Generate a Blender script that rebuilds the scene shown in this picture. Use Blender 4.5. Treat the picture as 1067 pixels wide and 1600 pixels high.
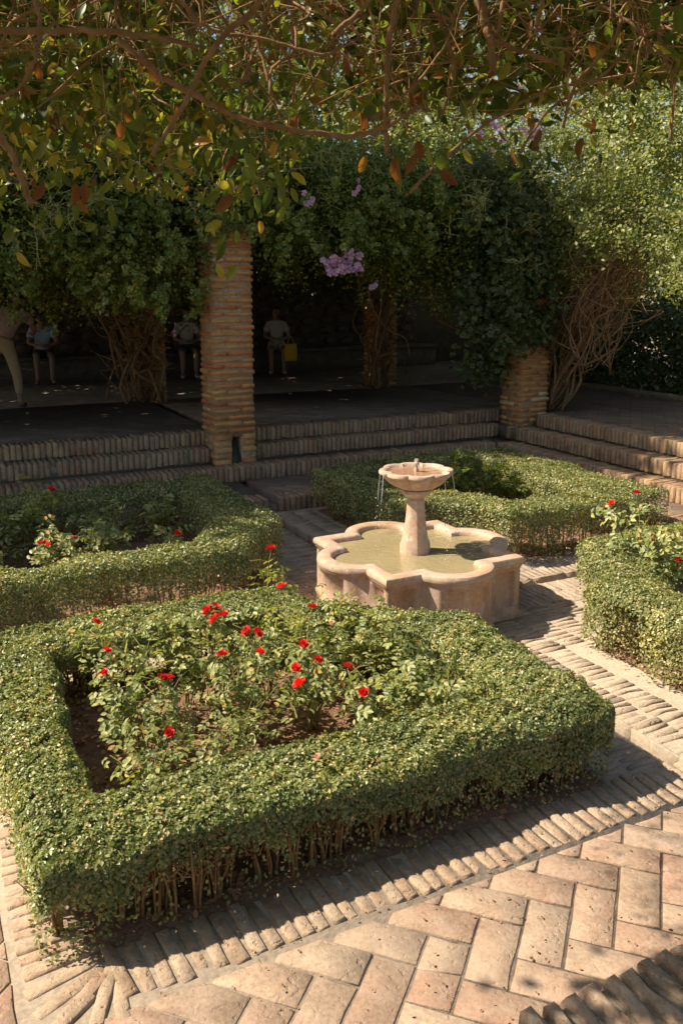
import bpy, bmesh, math, random
import numpy as np
from mathutils import Vector, Matrix

for o in list(bpy.data.objects):
    bpy.data.objects.remove(o, do_unlink=True)
scene = bpy.context.scene
col = scene.collection
rng = np.random.default_rng(7)
random.seed(7)

# ------------------------------------------------------------------ camera
FPX, PITCH, YAW = 1350.87, math.radians(11.303), math.radians(26.721)
CAM = np.array([-3.251, -5.201, 2.30])
cam_d = bpy.data.cameras.new("camera")
cam = bpy.data.objects.new("camera", cam_d)
col.objects.link(cam)
cam.location = CAM
cam.rotation_euler = (math.pi / 2 - PITCH, 0, -YAW)
cam_d.sensor_width = 36
cam_d.lens = FPX / 1600 * 36
cam_d.shift_y = -0.05
cam_d.clip_start = 0.05
cam_d.clip_end = 900
scene.camera = cam

# ------------------------------------------------------------------ sky, sun, exposure
SUN = Vector((-0.82, 0.40, 1.0)).normalized()
world = bpy.data.worlds.new("World")
scene.world = world
world.use_nodes = True
wn = world.node_tree
sky = wn.nodes.new("ShaderNodeTexSky")
sky.sky_type = 'NISHITA'
sky.sun_disc = False
sky.sun_elevation = math.asin(SUN.z)
sky.sun_rotation = math.atan2(SUN.x, SUN.y)
sky.dust_density = 1.5
wn.links.new(sky.outputs[0], wn.nodes["Background"].inputs[0])
wn.nodes["Background"].inputs[1].default_value = 0.085
sun_d = bpy.data.lights.new("sun", 'SUN')
sun_d.energy = 4.6
sun_d.angle = math.radians(0.53)
sun_d.color = (1.0, 0.92, 0.79)
sun = bpy.data.objects.new("sun", sun_d)
col.objects.link(sun)
sun.location = SUN * 40
sun.rotation_euler = SUN.to_track_quat('Z', 'Y').to_euler()

scene.view_settings.view_transform = 'Standard'
scene.view_settings.look = 'None'
scene.view_settings.exposure = 0.92
scene.view_settings.gamma = 1.0
scene.view_settings.use_white_balance = True
scene.view_settings.white_balance_temperature = 6900
scene.view_settings.white_balance_tint = 8
scene.view_settings.use_curve_mapping = False
scene.cycles.use_denoising = True
try:
    scene.cycles.denoiser = 'OPENIMAGEDENOISE'
    scene.cycles.denoising_input_passes = 'RGB_ALBEDO_NORMAL'
    scene.cycles.denoising_prefilter = 'ACCURATE'
except Exception:
    pass
scene.cycles.max_bounces = 8
scene.cycles.diffuse_bounces = 4
scene.cycles.transparent_max_bounces = 8
scene.cycles.sample_clamp_indirect = 6

# camera axes, for placing things seen at a given place and distance
FX = np.array([math.sin(YAW), math.cos(YAW)])
RX = np.array([math.cos(YAW), -math.sin(YAW)])


def ray(px, py):
    x = (px - 533.5) / FPX
    y = -(py - 720.0) / FPX
    fw = math.cos(PITCH) + y * math.sin(PITCH)
    up = -math.sin(PITCH) + y * math.cos(PITCH)
    h = fw * FX + x * RX
    return np.array([h[0], h[1], up])


def at_z(px, py, z):
    r = ray(px, py)
    return CAM + r * ((z - CAM[2]) / r[2])


def at_y(px, py, y):
    r = ray(px, py)
    return CAM + r * ((y - CAM[1]) / r[1])


def at_x(px, py, x):
    r = ray(px, py)
    return CAM + r * ((x - CAM[0]) / r[0])


def at_d(px, py, d):
    return CAM + ray(px, py) * d


# ------------------------------------------------------------------ materials
class NT:
    def __init__(s, name):
        s.m = bpy.data.materials.new(name)
        s.m.use_nodes = True
        s.t = s.m.node_tree
        s.b = s.t.nodes["Principled BSDF"]
        s.out = s.t.nodes["Material Output"]

    def n(s, kind, **kw):
        nd = s.t.nodes.new("ShaderNode" + kind)
        for k, v in kw.items():
            if k.startswith("i_"):
                key = k[2:]
                key = int(key) if key.isdigit() else key.replace("_", " ")
                nd.inputs[key].default_value = v
            else:
                setattr(nd, k, v)
        return nd

    def l(s, a, b):
        s.t.links.new(a, b)

    def ramp(s, fac, stops, interp='LINEAR'):
        r = s.n("ValToRGB")
        r.color_ramp.interpolation = interp
        els = r.color_ramp.elements
        while len(els) > 1:
            els.remove(els[0])
        els[0].position = stops[0][0]
        els[0].color = (*stops[0][1], 1)
        for p, c in stops[1:]:
            e = els.new(p)
            e.color = (*c, 1)
        s.l(fac, r.inputs[0])
        return r.outputs[0]

    def mix(s, fac, a, b, mode='MIX'):
        m = s.n("MixRGB", blend_type=mode)
        for v, i in ((fac, 0), (a, 1), (b, 2)):
            if isinstance(v, (int, float)):
                m.inputs[i].default_value = v
            elif isinstance(v, tuple):
                m.inputs[i].default_value = (*v, 1)
            else:
                s.l(v, m.inputs[i])
        return m.outputs[0]

    def math(s, op, a, b=0.0):
        m = s.n("Math", operation=op)
        for v, i in ((a, 0), (b, 1)):
            if isinstance(v, (int, float)):
                m.inputs[i].default_value = v
            else:
                s.l(v, m.inputs[i])
        return m.outputs[0]

    def coords(s, rand=True):
        tc = s.n("TexCoord")
        if not rand:
            return tc.outputs["Object"]
        oi = s.n("ObjectInfo")
        vm = s.n("VectorMath", operation='MULTIPLY_ADD')
        cb = s.n("CombineXYZ")
        for i in range(3):
            s.l(oi.outputs["Random"], cb.inputs[i])
        s.l(cb.outputs[0], vm.inputs[0])
        vm.inputs[1].default_value = (37.0, 91.0, 53.0)
        s.l(tc.outputs["Object"], vm.inputs[2])
        return vm.outputs[0]

    def noise(s, vec, scale, detail=5, rough=0.6, dist=0.0):
        nz = s.n("TexNoise")
        nz.inputs["Scale"].default_value = scale
        nz.inputs["Detail"].default_value = detail
        nz.inputs["Roughness"].default_value = rough
        nz.inputs["Distortion"].default_value = dist
        s.l(vec, nz.inputs["Vector"])
        return nz.outputs["Fac"]

    def bump(s, h, strength, dist):
        b = s.n("Bump")
        b.inputs["Strength"].default_value = strength
        b.inputs["Distance"].default_value = dist
        s.l(h, b.inputs["Height"])
        s.l(b.outputs[0], s.b.inputs["Normal"])
        return b

    def random(s):
        oi = s.n("ObjectInfo")
        g = s.n("NewGeometry")
        return s.math('FRACT', s.math('ADD', oi.outputs["Random"], g.outputs["Random Per Island"]))


def brick_material(name, stops, dust, dust_amt=0.5, bump=0.5, grime=None):
    t = NT(name)
    r = t.random()
    c = t.ramp(r, stops)
    v = t.coords()
    n1 = t.noise(v, 9, 6, 0.65)
    n2 = t.noise(v, 60, 4, 0.6)
    f = t.ramp(n1, [(0.38, (0, 0, 0)), (0.66, (1, 1, 1))])
    c = t.mix(t.math('MULTIPLY', f, dust_amt), c, dust)
    c = t.mix(0.55, c, t.ramp(n2, [(0.3, (0.55, 0.52, 0.5)), (0.62, (1.12, 1.1, 1.08))]), 'MULTIPLY')
    n4 = t.noise(v, 3.2, 4, 0.6)
    c = t.mix(0.6, c, t.ramp(n4, [(0.35, (0.72, 0.69, 0.66)), (0.6, (1.05, 1.03, 1.0))]), 'MULTIPLY')
    gp = t.n("NewGeometry")
    w1 = t.noise(gp.outputs["Position"], 1.4, 6, 0.7, 0.6)
    w2 = t.noise(gp.outputs["Position"], 7.0, 5, 0.7)
    c = t.mix(t.ramp(w1, [(0.48, (0, 0, 0)), (0.66, (0.55, 0.55, 0.55))]), c, dust)
    c = t.mix(0.75, c, t.ramp(w2, [(0.32, (0.70, 0.67, 0.63)), (0.5, (1, 1, 1)), (0.7, (1.08, 1.07, 1.05))]), 'MULTIPLY')
    if grime:
        n3 = t.noise(v, 5, 5, 0.7)
        c = t.mix(t.ramp(n3, [(0.5, (0, 0, 0)), (0.7, (0.8, 0.8, 0.8))]), c, grime)
    t.l(c, t.b.inputs["Base Color"])
    t.b.inputs["Roughness"].default_value = 0.9
    t.b.inputs["Specular IOR Level"].default_value = 0.2
    pit = t.ramp(t.noise(v, 34, 3, 0.5), [(0.30, (0, 0, 0)), (0.42, (1, 1, 1))])
    h = t.math('ADD', t.math('ADD', t.math('MULTIPLY', n1, 1.2), t.math('MULTIPLY', n2, 0.45)), t.math('MULTIPLY', pit, 0.5))
    t.bump(h, bump, 0.008)
    return t.m


M = {}
M['paver'] = brick_material('paver', [(0, (0.37, 0.26, 0.19)), (0.2, (0.42, 0.295, 0.215)), (0.4, (0.37, 0.215, 0.155)), (0.6, (0.42, 0.31, 0.23)), (0.8, (0.32, 0.21, 0.155)), (1, (0.395, 0.255, 0.18))], (0.41, 0.315, 0.235), 0.6, 0.6)
M['edging'] = brick_material('edging', [(0, (0.40, 0.275, 0.19)), (0.4, (0.45, 0.34, 0.245)), (0.75, (0.37, 0.24, 0.165)), (1, (0.46, 0.36, 0.265))], (0.45, 0.355, 0.265), 0.65, 1.0)
M['path'] = brick_material('path', [(0, (0.37, 0.275, 0.20)), (0.4, (0.43, 0.335, 0.25)), (0.75, (0.35, 0.245, 0.18)), (1, (0.45, 0.36, 0.27))], (0.44, 0.36, 0.27), 0.6, 1.0)
M['step_brick'] = brick_material('step_brick', [(0, (0.34, 0.19, 0.11)), (0.25, (0.42, 0.26, 0.15)), (0.5, (0.34, 0.21, 0.13)), (0.72, (0.48, 0.33, 0.18)), (0.88, (0.36, 0.21, 0.13)), (1, (0.42, 0.20, 0.11))], (0.40, 0.29, 0.18), 0.4, 0.8, (0.12, 0.11, 0.09))
M['pillar_brick'] = brick_material('pillar_brick', [(0, (0.58, 0.235, 0.085)), (0.2, (0.66, 0.36, 0.125)), (0.4, (0.55, 0.18, 0.075)), (0.6, (0.62, 0.37, 0.14)), (0.78, (0.50, 0.16, 0.065)), (0.93, (0.64, 0.40, 0.17)), (1, (0.70, 0.56, 0.38))], (0.60, 0.33, 0.15), 0.25, 0.9)


def simple_noise_mat(name, a, b, scale=6, bump=0.4, rough=0.9, detail=8, rand=False, dist=0.01, scale2=50, spec=0.2):
    t = NT(name)
    v = t.coords(rand)
    n1 = t.noise(v, scale, detail, 0.65)
    n2 = t.noise(v, scale2, 5, 0.65)
    c = t.mix(t.ramp(n1, [(0.3, (0, 0, 0)), (0.7, (1, 1, 1))]), a, b)
    c = t.mix(0.6, c, t.ramp(n2, [(0.3, (0.5, 0.5, 0.5)), (0.65, (1.15, 1.15, 1.15))]), 'MULTIPLY')
    t.l(c, t.b.inputs["Base Color"])
    t.b.inputs["Roughness"].default_value = rough
    t.b.inputs["Specular IOR Level"].default_value = spec
    t.bump(t.math('ADD', n1, t.math('MULTIPLY', n2, 0.6)), bump, dist)
    return t.m


M['mortar'] = simple_noise_mat('mortar', (0.37, 0.285, 0.21), (0.44, 0.35, 0.265), 14, 0.5, dist=0.01)
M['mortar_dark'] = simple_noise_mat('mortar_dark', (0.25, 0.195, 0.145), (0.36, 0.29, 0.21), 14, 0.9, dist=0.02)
M['mortar_pillar'] = simple_noise_mat('mortar_pillar', (0.40, 0.26, 0.15), (0.54, 0.39, 0.25), 14, 0.9, dist=0.02)
M['soil'] = simple_noise_mat('soil', (0.20, 0.105, 0.065), (0.36, 0.21, 0.135), 9, 1.0, dist=0.04, scale2=35)
M['ground'] = simple_noise_mat('ground', (0.22, 0.16, 0.10), (0.32, 0.24, 0.16), 0.6, 0.5, scale2=8)
M['bark'] = simple_noise_mat('bark', (0.16, 0.10, 0.055), (0.30, 0.20, 0.11), 20, 0.8, rand=True)
M['stem'] = simple_noise_mat('stem', (0.22, 0.125, 0.055), (0.38, 0.23, 0.11), 16, 0.6, rand=True)
M['vine_wood'] = simple_noise_mat('vine_wood', (0.17, 0.095, 0.045), (0.33, 0.20, 0.105), 18, 0.7, rand=True)
M['twig'] = simple_noise_mat('twig', (0.20, 0.115, 0.05), (0.36, 0.22, 0.11), 8, 0.3, rand=True)
M['cane'] = simple_noise_mat('cane', (0.16, 0.18, 0.06), (0.33, 0.24, 0.11), 12, 0.3, rand=True)
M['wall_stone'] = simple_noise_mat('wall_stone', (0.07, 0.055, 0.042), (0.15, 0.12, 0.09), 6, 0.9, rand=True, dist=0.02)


def terrace_material():
    t = NT('terrace_brick')
    v = t.coords(False)
    mp = t.n("Mapping")
    mp.inputs["Rotation"].default_value = (0, 0, math.radians(45))
    t.l(v, mp.inputs[0])
    br = t.n("TexBrick")
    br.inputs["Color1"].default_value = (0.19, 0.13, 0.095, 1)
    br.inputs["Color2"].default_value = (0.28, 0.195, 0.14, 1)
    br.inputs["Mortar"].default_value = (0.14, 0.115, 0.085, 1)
    br.inputs["Scale"].default_value = 1.0
    br.inputs["Brick Width"].default_value = 0.29
    br.inputs["Row Height"].default_value = 0.15
    br.inputs["Mortar Size"].default_value = 0.009
    t.l(mp.outputs[0], br.inputs[0])
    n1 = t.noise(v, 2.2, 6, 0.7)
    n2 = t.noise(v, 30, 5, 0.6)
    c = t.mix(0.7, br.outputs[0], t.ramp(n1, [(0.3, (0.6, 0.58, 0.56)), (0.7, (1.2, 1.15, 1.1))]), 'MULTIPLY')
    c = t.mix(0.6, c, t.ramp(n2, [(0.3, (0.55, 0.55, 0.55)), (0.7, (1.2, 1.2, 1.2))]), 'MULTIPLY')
    t.l(c, t.b.inputs["Base Color"])
    t.b.inputs["Roughness"].default_value = 0.85
    h = t.math('ADD', t.math('MULTIPLY', br.outputs["Fac"], -1.5), t.math('ADD', n2, n1))
    t.bump(h, 0.7, 0.012)
    return t.m


M['terrace'] = terrace_material()


def stone_material():
    t = NT('fountain_stone')
    v = t.coords(False)
    n1 = t.noise(v, 3.5, 7, 0.65, 0.4)
    n2 = t.noise(v, 40, 5, 0.65)
    n3 = t.noise(v, 1.7, 4, 0.6)
    c = t.ramp(n1, [(0.3, (0.45, 0.275, 0.195)), (0.48, (0.55, 0.385, 0.28)), (0.6, (0.53, 0.315, 0.235)), (0.75, (0.60, 0.45, 0.33))])
    c = t.mix(t.ramp(n3, [(0.5, (0, 0, 0)), (0.66, (0.7, 0.7, 0.7))]), c, (0.55, 0.335, 0.16))
    c = t.mix(0.5, c, t.ramp(n2, [(0.3, (0.65, 0.62, 0.6)), (0.6, (1.1, 1.1, 1.1))]), 'MULTIPLY')
    # grime in patches that run down the stone
    mp = t.n("Mapping")
    mp.inputs["Scale"].default_value = (7, 7, 1.2)
    t.l(v, mp.inputs[0])
    n4 = t.noise(mp.outputs[0], 1.0, 5, 0.7)
    c = t.mix(t.ramp(n4, [(0.48, (0, 0, 0)), (0.68, (0.8, 0.8, 0.8))]), c, (0.30, 0.21, 0.14))
    n5 = t.noise(v, 11, 6, 0.7)
    c = t.mix(t.ramp(n5, [(0.56, (0, 0, 0)), (0.68, (0.75, 0.75, 0.75))]), c, (0.66, 0.56, 0.44))
    t.l(c, t.b.inputs["Base Color"])
    t.b.inputs["Roughness"].default_value = 0.62
    t.b.inputs["Specular IOR Level"].default_value = 0.35
    pit = t.ramp(t.noise(v, 55, 2, 0.5), [(0.27, (0, 0, 0)), (0.36, (1, 1, 1))])
    t.bump(t.math('ADD', t.math('ADD', n1, t.math('MULTIPLY', n2, 0.4)), t.math('MULTIPLY', pit, 0.35)), 0.45, 0.012)
    return t.m


M['stone'] = stone_material()


def water_material(name, colr, scale):
    t = NT(name)
    v = t.coords(False)
    t.b.inputs["Base Color"].default_value = (*colr, 1)
    t.b.inputs["Roughness"].default_value = 0.04
    t.b.inputs["IOR"].default_value = 1.33
    t.b.inputs["Specular IOR Level"].default_value = 0.9
    n = t.noise(v, scale, 3, 0.5, 0.8)
    t.bump(n, 0.35, 0.02)
    c = t.mix(t.noise(v, 3, 3), tuple(x * 0.8 for x in colr), tuple(min(1, x * 1.15) for x in colr))
    t.l(c, t.b.inputs["Base Color"])
    return t.m


M['water'] = water_material('basin_water', (0.33, 0.26, 0.14), 16)
M['bowl_water'] = water_material('bowl_water', (0.36, 0.20, 0.12), 24)
t = NT('falling_water')
t.b.inputs["Base Color"].default_value = (0.95, 0.97, 1, 1)
t.b.inputs["Roughness"].default_value = 0.12
t.b.inputs["IOR"].default_value = 1.33
t.b.inputs["Transmission Weight"].default_value = 0.75
M['jet'] = t.m


def leaf_material(name, stops, trans=0.3, rough=0.5, tint=(1.25, 1.35, 0.6), vein=False, spec=0.4):
    t = NT(name)
    r = t.random()
    c = t.ramp(r, stops)
    gp = t.n("NewGeometry")
    pn = t.noise(gp.outputs["Position"], 3.2, 4, 0.6)
    c = t.mix(0.8, c, t.ramp(pn, [(0.32, (0.62, 0.68, 0.62)), (0.5, (1.0, 1.0, 1.0)), (0.68, (1.42, 1.30, 1.15))]), 'MULTIPLY')
    if vein:
        v = t.coords()
        n = t.noise(v, 60, 4, 0.6)
        c = t.mix(0.7, c, t.ramp(n, [(0.3, (0.6, 0.6, 0.55)), (0.65, (1.2, 1.15, 1.1))]), 'MULTIPLY')
    t.l(c, t.b.inputs["Base Color"])
    t.b.inputs["Roughness"].default_value = rough
    t.b.inputs["Specular IOR Level"].default_value = spec
    tr = t.n("BsdfTranslucent")
    t.l(t.mix(1.0, c, tint, 'MULTIPLY'), tr.inputs[0])
    mx = t.n("MixShader")
    mx.inputs[0].default_value = trans
    t.l(t.b.outputs[0], mx.inputs[1])
    t.l(tr.outputs[0], mx.inputs[2])
    t.l(mx.outputs[0], t.out.inputs[0])
    return t.m


M['hedge_leaf'] = leaf_material('hedge_leaf', [(0, (0.112, 0.147, 0.043)), (0.25, (0.179, 0.217, 0.066)), (0.5, (0.239, 0.261, 0.092)), (0.72, (0.318, 0.319, 0.125)), (0.88, (0.398, 0.389, 0.171)), (0.94, (0.477, 0.408, 0.171)), (0.97, (0.53, 0.345, 0.145)), (1, (0.557, 0.319, 0.171))], 0.3, 0.4, spec=0.6)
M['hedge_leaf_far'] = leaf_material('hedge_leaf_far', [(0, (0.119, 0.147, 0.045)), (0.25, (0.185, 0.211, 0.069)), (0.5, (0.251, 0.261, 0.095)), (0.72, (0.331, 0.325, 0.131)), (0.9, (0.424, 0.395, 0.177)), (0.96, (0.503, 0.408, 0.184)), (1, (0.557, 0.345, 0.171))], 0.3, 0.42, spec=0.55)
M['rose_leaf'] = leaf_material('rose_leaf', [(0, (0.15, 0.185, 0.06)), (0.35, (0.24, 0.27, 0.095)), (0.65, (0.33, 0.345, 0.13)), (0.88, (0.42, 0.41, 0.17)), (0.955, (0.47, 0.4, 0.13)), (0.98, (0.5, 0.32, 0.09)), (1, (0.42, 0.2, 0.07))], 0.36, 0.42, spec=0.45)
M['vine_leaf'] = leaf_material('vine_leaf', [(0, (0.073, 0.119, 0.021)), (0.4, (0.139, 0.183, 0.031)), (0.8, (0.227, 0.261, 0.046)), (0.95, (0.341, 0.324, 0.061)), (1, (0.488, 0.3, 0.051))], 0.4, 0.42, spec=0.45)
M['bright_leaf'] = leaf_material('bright_leaf', [(0, (0.131, 0.161, 0.042)), (0.4, (0.214, 0.24, 0.067)), (0.8, (0.307, 0.319, 0.096)), (1, (0.428, 0.379, 0.12))], 0.42, 0.42, spec=0.45)
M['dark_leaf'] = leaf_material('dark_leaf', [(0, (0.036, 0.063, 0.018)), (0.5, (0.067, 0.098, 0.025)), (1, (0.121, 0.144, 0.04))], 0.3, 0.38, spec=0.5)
M['front_leaf'] = leaf_material('front_leaf', [(0, (0.05, 0.085, 0.018)), (0.35, (0.1, 0.14, 0.026)), (0.65, (0.17, 0.205, 0.04)), (0.86, (0.27, 0.27, 0.05)), (0.96, (0.38, 0.3, 0.06)), (1, (0.38, 0.2, 0.05))], 0.5, 0.4, spec=0.4, vein=True)
M['dry_leaf'] = leaf_material('dry_leaf', [(0, (0.12, 0.055, 0.022)), (0.35, (0.22, 0.11, 0.035)), (0.6, (0.15, 0.065, 0.025)), (0.85, (0.30, 0.17, 0.04)), (1, (0.36, 0.24, 0.06))], 0.42, 0.6, tint=(1.3, 0.95, 0.5), vein=True)
M['litter'] = leaf_material('litter', [(0, (0.20, 0.10, 0.05)), (0.4, (0.36, 0.19, 0.10)), (0.8, (0.42, 0.25, 0.14)), (1, (0.30, 0.2, 0.1))], 0.2, 0.7)
M['petal'] = leaf_material('petal', [(0, (0.62, 0.02, 0.02)), (0.6, (0.72, 0.03, 0.03)), (1, (0.78, 0.06, 0.045))], 0.3, 0.5, tint=(1.2, 0.5, 0.5))
M['pale_petal'] = leaf_material('pale_petal', [(0, (0.75, 0.32, 0.22)), (1, (0.8, 0.5, 0.4))], 0.3, 0.5, tint=(1, 1, 1))
M['pink'] = leaf_material('pink', [(0, (0.55, 0.30, 0.48)), (0.5, (0.66, 0.40, 0.58)), (1, (0.72, 0.5, 0.66))], 0.35, 0.5, tint=(1, 1, 1))


def plain(name, c, rough=0.8, sub=0.0):
    t = NT(name)
    v = t.coords()
    n = t.noise(v, 14, 4, 0.6)
    t.l(t.mix(0.5, c, t.ramp(n, [(0.3, (0.7, 0.7, 0.7)), (0.7, (1.1, 1.1, 1.1))]), 'MULTIPLY'), t.b.inputs["Base Color"])
    t.b.inputs["Roughness"].default_value = rough
    t.bump(n, 0.3, 0.02)
    return t.m


M['skin'] = plain('skin', (0.30, 0.17, 0.115), 0.6)
M['hair'] = plain('hair', (0.02, 0.015, 0.012), 0.6)
M['khaki'] = plain('khaki', (0.40, 0.30, 0.19))
M['pinkish'] = plain('pinkish', (0.40, 0.28, 0.25))
M['white_cloth'] = plain('white_cloth', (0.48, 0.45, 0.40))
M['blue_cloth'] = plain('blue_cloth', (0.36, 0.46, 0.60))
M['dark_cloth'] = plain('dark_cloth', (0.05, 0.05, 0.055))
M['tan_cloth'] = plain('tan_cloth', (0.5, 0.42, 0.33))
M['yellow'] = plain('yellow', (0.62, 0.38, 0.02), 0.6)
M['metal'] = plain('metal', (0.25, 0.22, 0.18), 0.35)


# ------------------------------------------------------------------ object helpers
def tag(o, label=None, cat=None, group=None, kind=None):
    if label:
        o["label"] = label
    if cat:
        o["category"] = cat
    if group:
        o["group"] = group
    if kind:
        o["kind"] = kind
    return o


def link(name, data, parent=None, loc=None, rot=None):
    o = bpy.data.objects.new(name, data)
    col.objects.link(o)
    if parent is not None:
        o.parent = parent
    if loc is not None:
        o.location = loc
    if rot is not None:
        o.rotation_euler = rot
    return o


def empty(name, loc, label, cat, group=None, kind=None):
    o = link(name, None, None, loc)
    o.empty_display_size = 0.1
    return tag(o, label, cat, group, kind)


def np_mesh(name, verts, sizes, idx, mat, smooth=False):
    """verts (n,3); sizes: loop count per face; idx: flat vertex index list"""
    me = bpy.data.meshes.new(name)
    verts = np.asarray(verts, np.float32)
    sizes = np.asarray(sizes, np.int32)
    idx = np.asarray(idx, np.int32)
    me.vertices.add(len(verts))
    me.vertices.foreach_set("co", verts.ravel())
    me.loops.add(len(idx))
    me.loops.foreach_set("vertex_index", idx)
    me.polygons.add(len(sizes))
    st = np.zeros(len(sizes), np.int32)
    st[1:] = np.cumsum(sizes)[:-1]
    me.polygons.foreach_set("loop_start", st)
    if smooth:
        me.polygons.foreach_set("use_smooth", np.ones(len(sizes), bool))
    me.update(calc_edges=True)
    if mat is not None:
        me.materials.append(mat)
    return me


class MB:
    """collects verts and faces into one mesh"""

    def __init__(s):
        s.v, s.f, s.mi = [], [], []

    def add(s, vs, fs, mi=0):
        o = len(s.v)
        s.v.extend([tuple(map(float, p)) for p in vs])
        for f in fs:
            s.f.append([i + o for i in f])
            s.mi.append(mi)

    def box(s, x0, x1, y0, y1, z0, z1):
        s.add([(x0, y0, z0), (x1, y0, z0), (x1, y1, z0), (x0, y1, z0), (x0, y0, z1), (x1, y0, z1), (x1, y1, z1), (x0, y1, z1)],
              [(0, 3, 2, 1), (4, 5, 6, 7), (0, 1, 5, 4), (1, 2, 6, 5), (2, 3, 7, 6), (3, 0, 4, 7)])

    def tube(s, pts, rad, n=6, cap=True):
        pts = [np.asarray(p, float) for p in pts]
        if not hasattr(rad, '__len__'):
            rad = [rad] * len(pts)
        vs, fs = [], []
        up = None
        for i, p in enumerate(pts):
            d = pts[min(i + 1, len(pts) - 1)] - pts[max(i - 1, 0)]
            d = d / (np.linalg.norm(d) + 1e-9)
            if up is None:
                a = np.array([0, 0, 1.]) if abs(d[2]) < 0.9 else np.array([1., 0, 0])
                up = np.cross(d, a)
            up = up - d * (up @ d)
            up /= (np.linalg.norm(up) + 1e-9)
            b = np.cross(d, up)
            for k in range(n):
                a = 2 * math.pi * k / n
                vs.append(p + rad[i] * (math.cos(a) * up + math.sin(a) * b))
        for i in range(len(pts) - 1):
            for k in range(n):
                k2 = (k + 1) % n
                fs.append((i * n + k, i * n + k2, (i + 1) * n + k2, (i + 1) * n + k))
        if cap:
            fs.append(tuple(range(n))[::-1])
            fs.append(tuple((len(pts) - 1) * n + k for k in range(n)))
        s.add(vs, fs)

    def mesh(s, name, mats, smooth=False):
        if not isinstance(mats, (list, tuple)):
            mats = [mats]
        me = np_mesh(name, np.array(s.v), [len(f) for f in s.f], [i for f in s.f for i in f], None, smooth)
        for m in mats:
            me.materials.append(m)
        if len(mats) > 1:
            me.polygons.foreach_set("material_index", np.array(s.mi, np.int32))
        return me

    def build(s, name, mats, parent=None, smooth=False, loc=None):
        return link(name, s.mesh(name, mats, smooth), parent, loc)


def spline(pts, n=6):
    """Catmull-Rom through pts"""
    p = [np.asarray(q, float) for q in pts]
    p = [2 * p[0] - p[1]] + p + [2 * p[-1] - p[-2]]
    out = []
    for i in range(1, len(p) - 2):
        for k in range(n):
            t_ = k / n
            out.append(0.5 * ((2 * p[i]) + (-p[i - 1] + p[i + 1]) * t_ + (2 * p[i - 1] - 5 * p[i] + 4 * p[i + 1] - p[i + 2]) * t_ ** 2 + (-p[i - 1] + 3 * p[i] - 3 * p[i + 1] + p[i + 2]) * t_ ** 3))
    out.append(p[-2])
    return out


# leaf templates: (verts, faces); x along the leaf, z its normal
LEAF_OVAL = (np.array([(0, 0, 0), (0.32, 0.30, 0.09), (0.72, 0.26, 0.08), (1, 0, -0.06), (0.72, -0.26, 0.08), (0.32, -0.30, 0.09)]),
             [(0, 3, 2, 1), (0, 5, 4, 3)])
LEAF_RHOMB = (np.array([(0, 0, 0), (0.52, 0.34, 0.08), (1, 0, -0.06), (0.48, -0.34, 0.08)]), [(0, 2, 1), (0, 3, 2)])
LEAF_NARROW = (np.array([(0, 0, 0), (0.5, 0.17, 0.05), (1, 0, -0.1), (0.5, -0.17, 0.05)]), [(0, 2, 1), (0, 3, 2)])
LEAF_BIG = (np.array([(0, 0, 0), (0.15, 0.14, 0.04), (0.42, 0.23, 0.07), (0.75, 0.13, 0.03), (1, 0, -0.14),
                      (0.75, -0.13, 0.03), (0.42, -0.23, 0.07), (0.15, -0.14, 0.04), (0.42, 0, 0.0), (0.75, 0, -0.05)]),
            [(0, 8, 2, 1), (8, 9, 3, 2), (9, 4, 3), (0, 7, 6, 8), (8, 6, 5, 9), (9, 5, 4)])


def compound(n_pairs, base, spread=1.0):
    vs, fs = [], []
    bv, bf = base

    def put(ox, oy, ang, sc):
        o = len(vs)
        ca, sa = math.cos(ang), math.sin(ang)
        for x, y, z in bv:
            x, y, z = x * sc, y * sc, z * sc
            vs.append((ox + ca * x - sa * y, oy + sa * x + ca * y, z - 0.12 * (ox + x) ** 2))
        for f in bf:
            fs.append(tuple(i + o for i in f))
    for k in range(n_pairs):
        x = 0.25 + 0.4 * k / max(1, n_pairs - 1) if n_pairs > 1 else 0.4
        put(x, 0, 1.05 * spread, 0.42)
        put(x, 0, -1.05 * spread, 0.42)
    put(0.68, 0, 0, 0.46)
    return np.array(vs), fs


LEAF_ROSE = compound(2, LEAF_OVAL)
LEAF_PINNATE = compound(3, LEAF_RHOMB)


def leaf_mesh(name, pts, nrm, size, tpl, mat, jit=0.6, droop=0.0):
    """one mesh of many leaves: each at pts, facing roughly nrm"""
    n = len(pts)
    pts = np.asarray(pts, float)
    nn = np.asarray(nrm, float) + rng.normal(0, jit, (n, 3))
    nn /= np.linalg.norm(nn, axis=1)[:, None] + 1e-9
    d = rng.normal(0, 1, (n, 3))
    d[:, 2] -= droop
    d -= nn * np.sum(d * nn, axis=1)[:, None]
    d /= np.linalg.norm(d, axis=1)[:, None] + 1e-9
    b = np.cross(nn, d)
    tv, tf = tpl
    sz = np.asarray(size, float)[:, None, None] if hasattr(size, '__len__') else size
    P = pts[:, None, :] + sz * (tv[None, :, 0:1] * d[:, None, :] + tv[None, :, 1:2] * b[:, None, :] + tv[None, :, 2:3] * nn[:, None, :])
    P -= 0.5 * (sz * d[:, None, :])
    k = len(tv)
    fi = np.array([i for f in tf for i in f])
    idx = (np.arange(n)[:, None] * k + fi[None, :]).ravel()
    sizes = np.tile(np.array([len(f) for f in tf]), n)
    return np_mesh(name, P.reshape(-1, 3), sizes, idx, mat)


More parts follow.
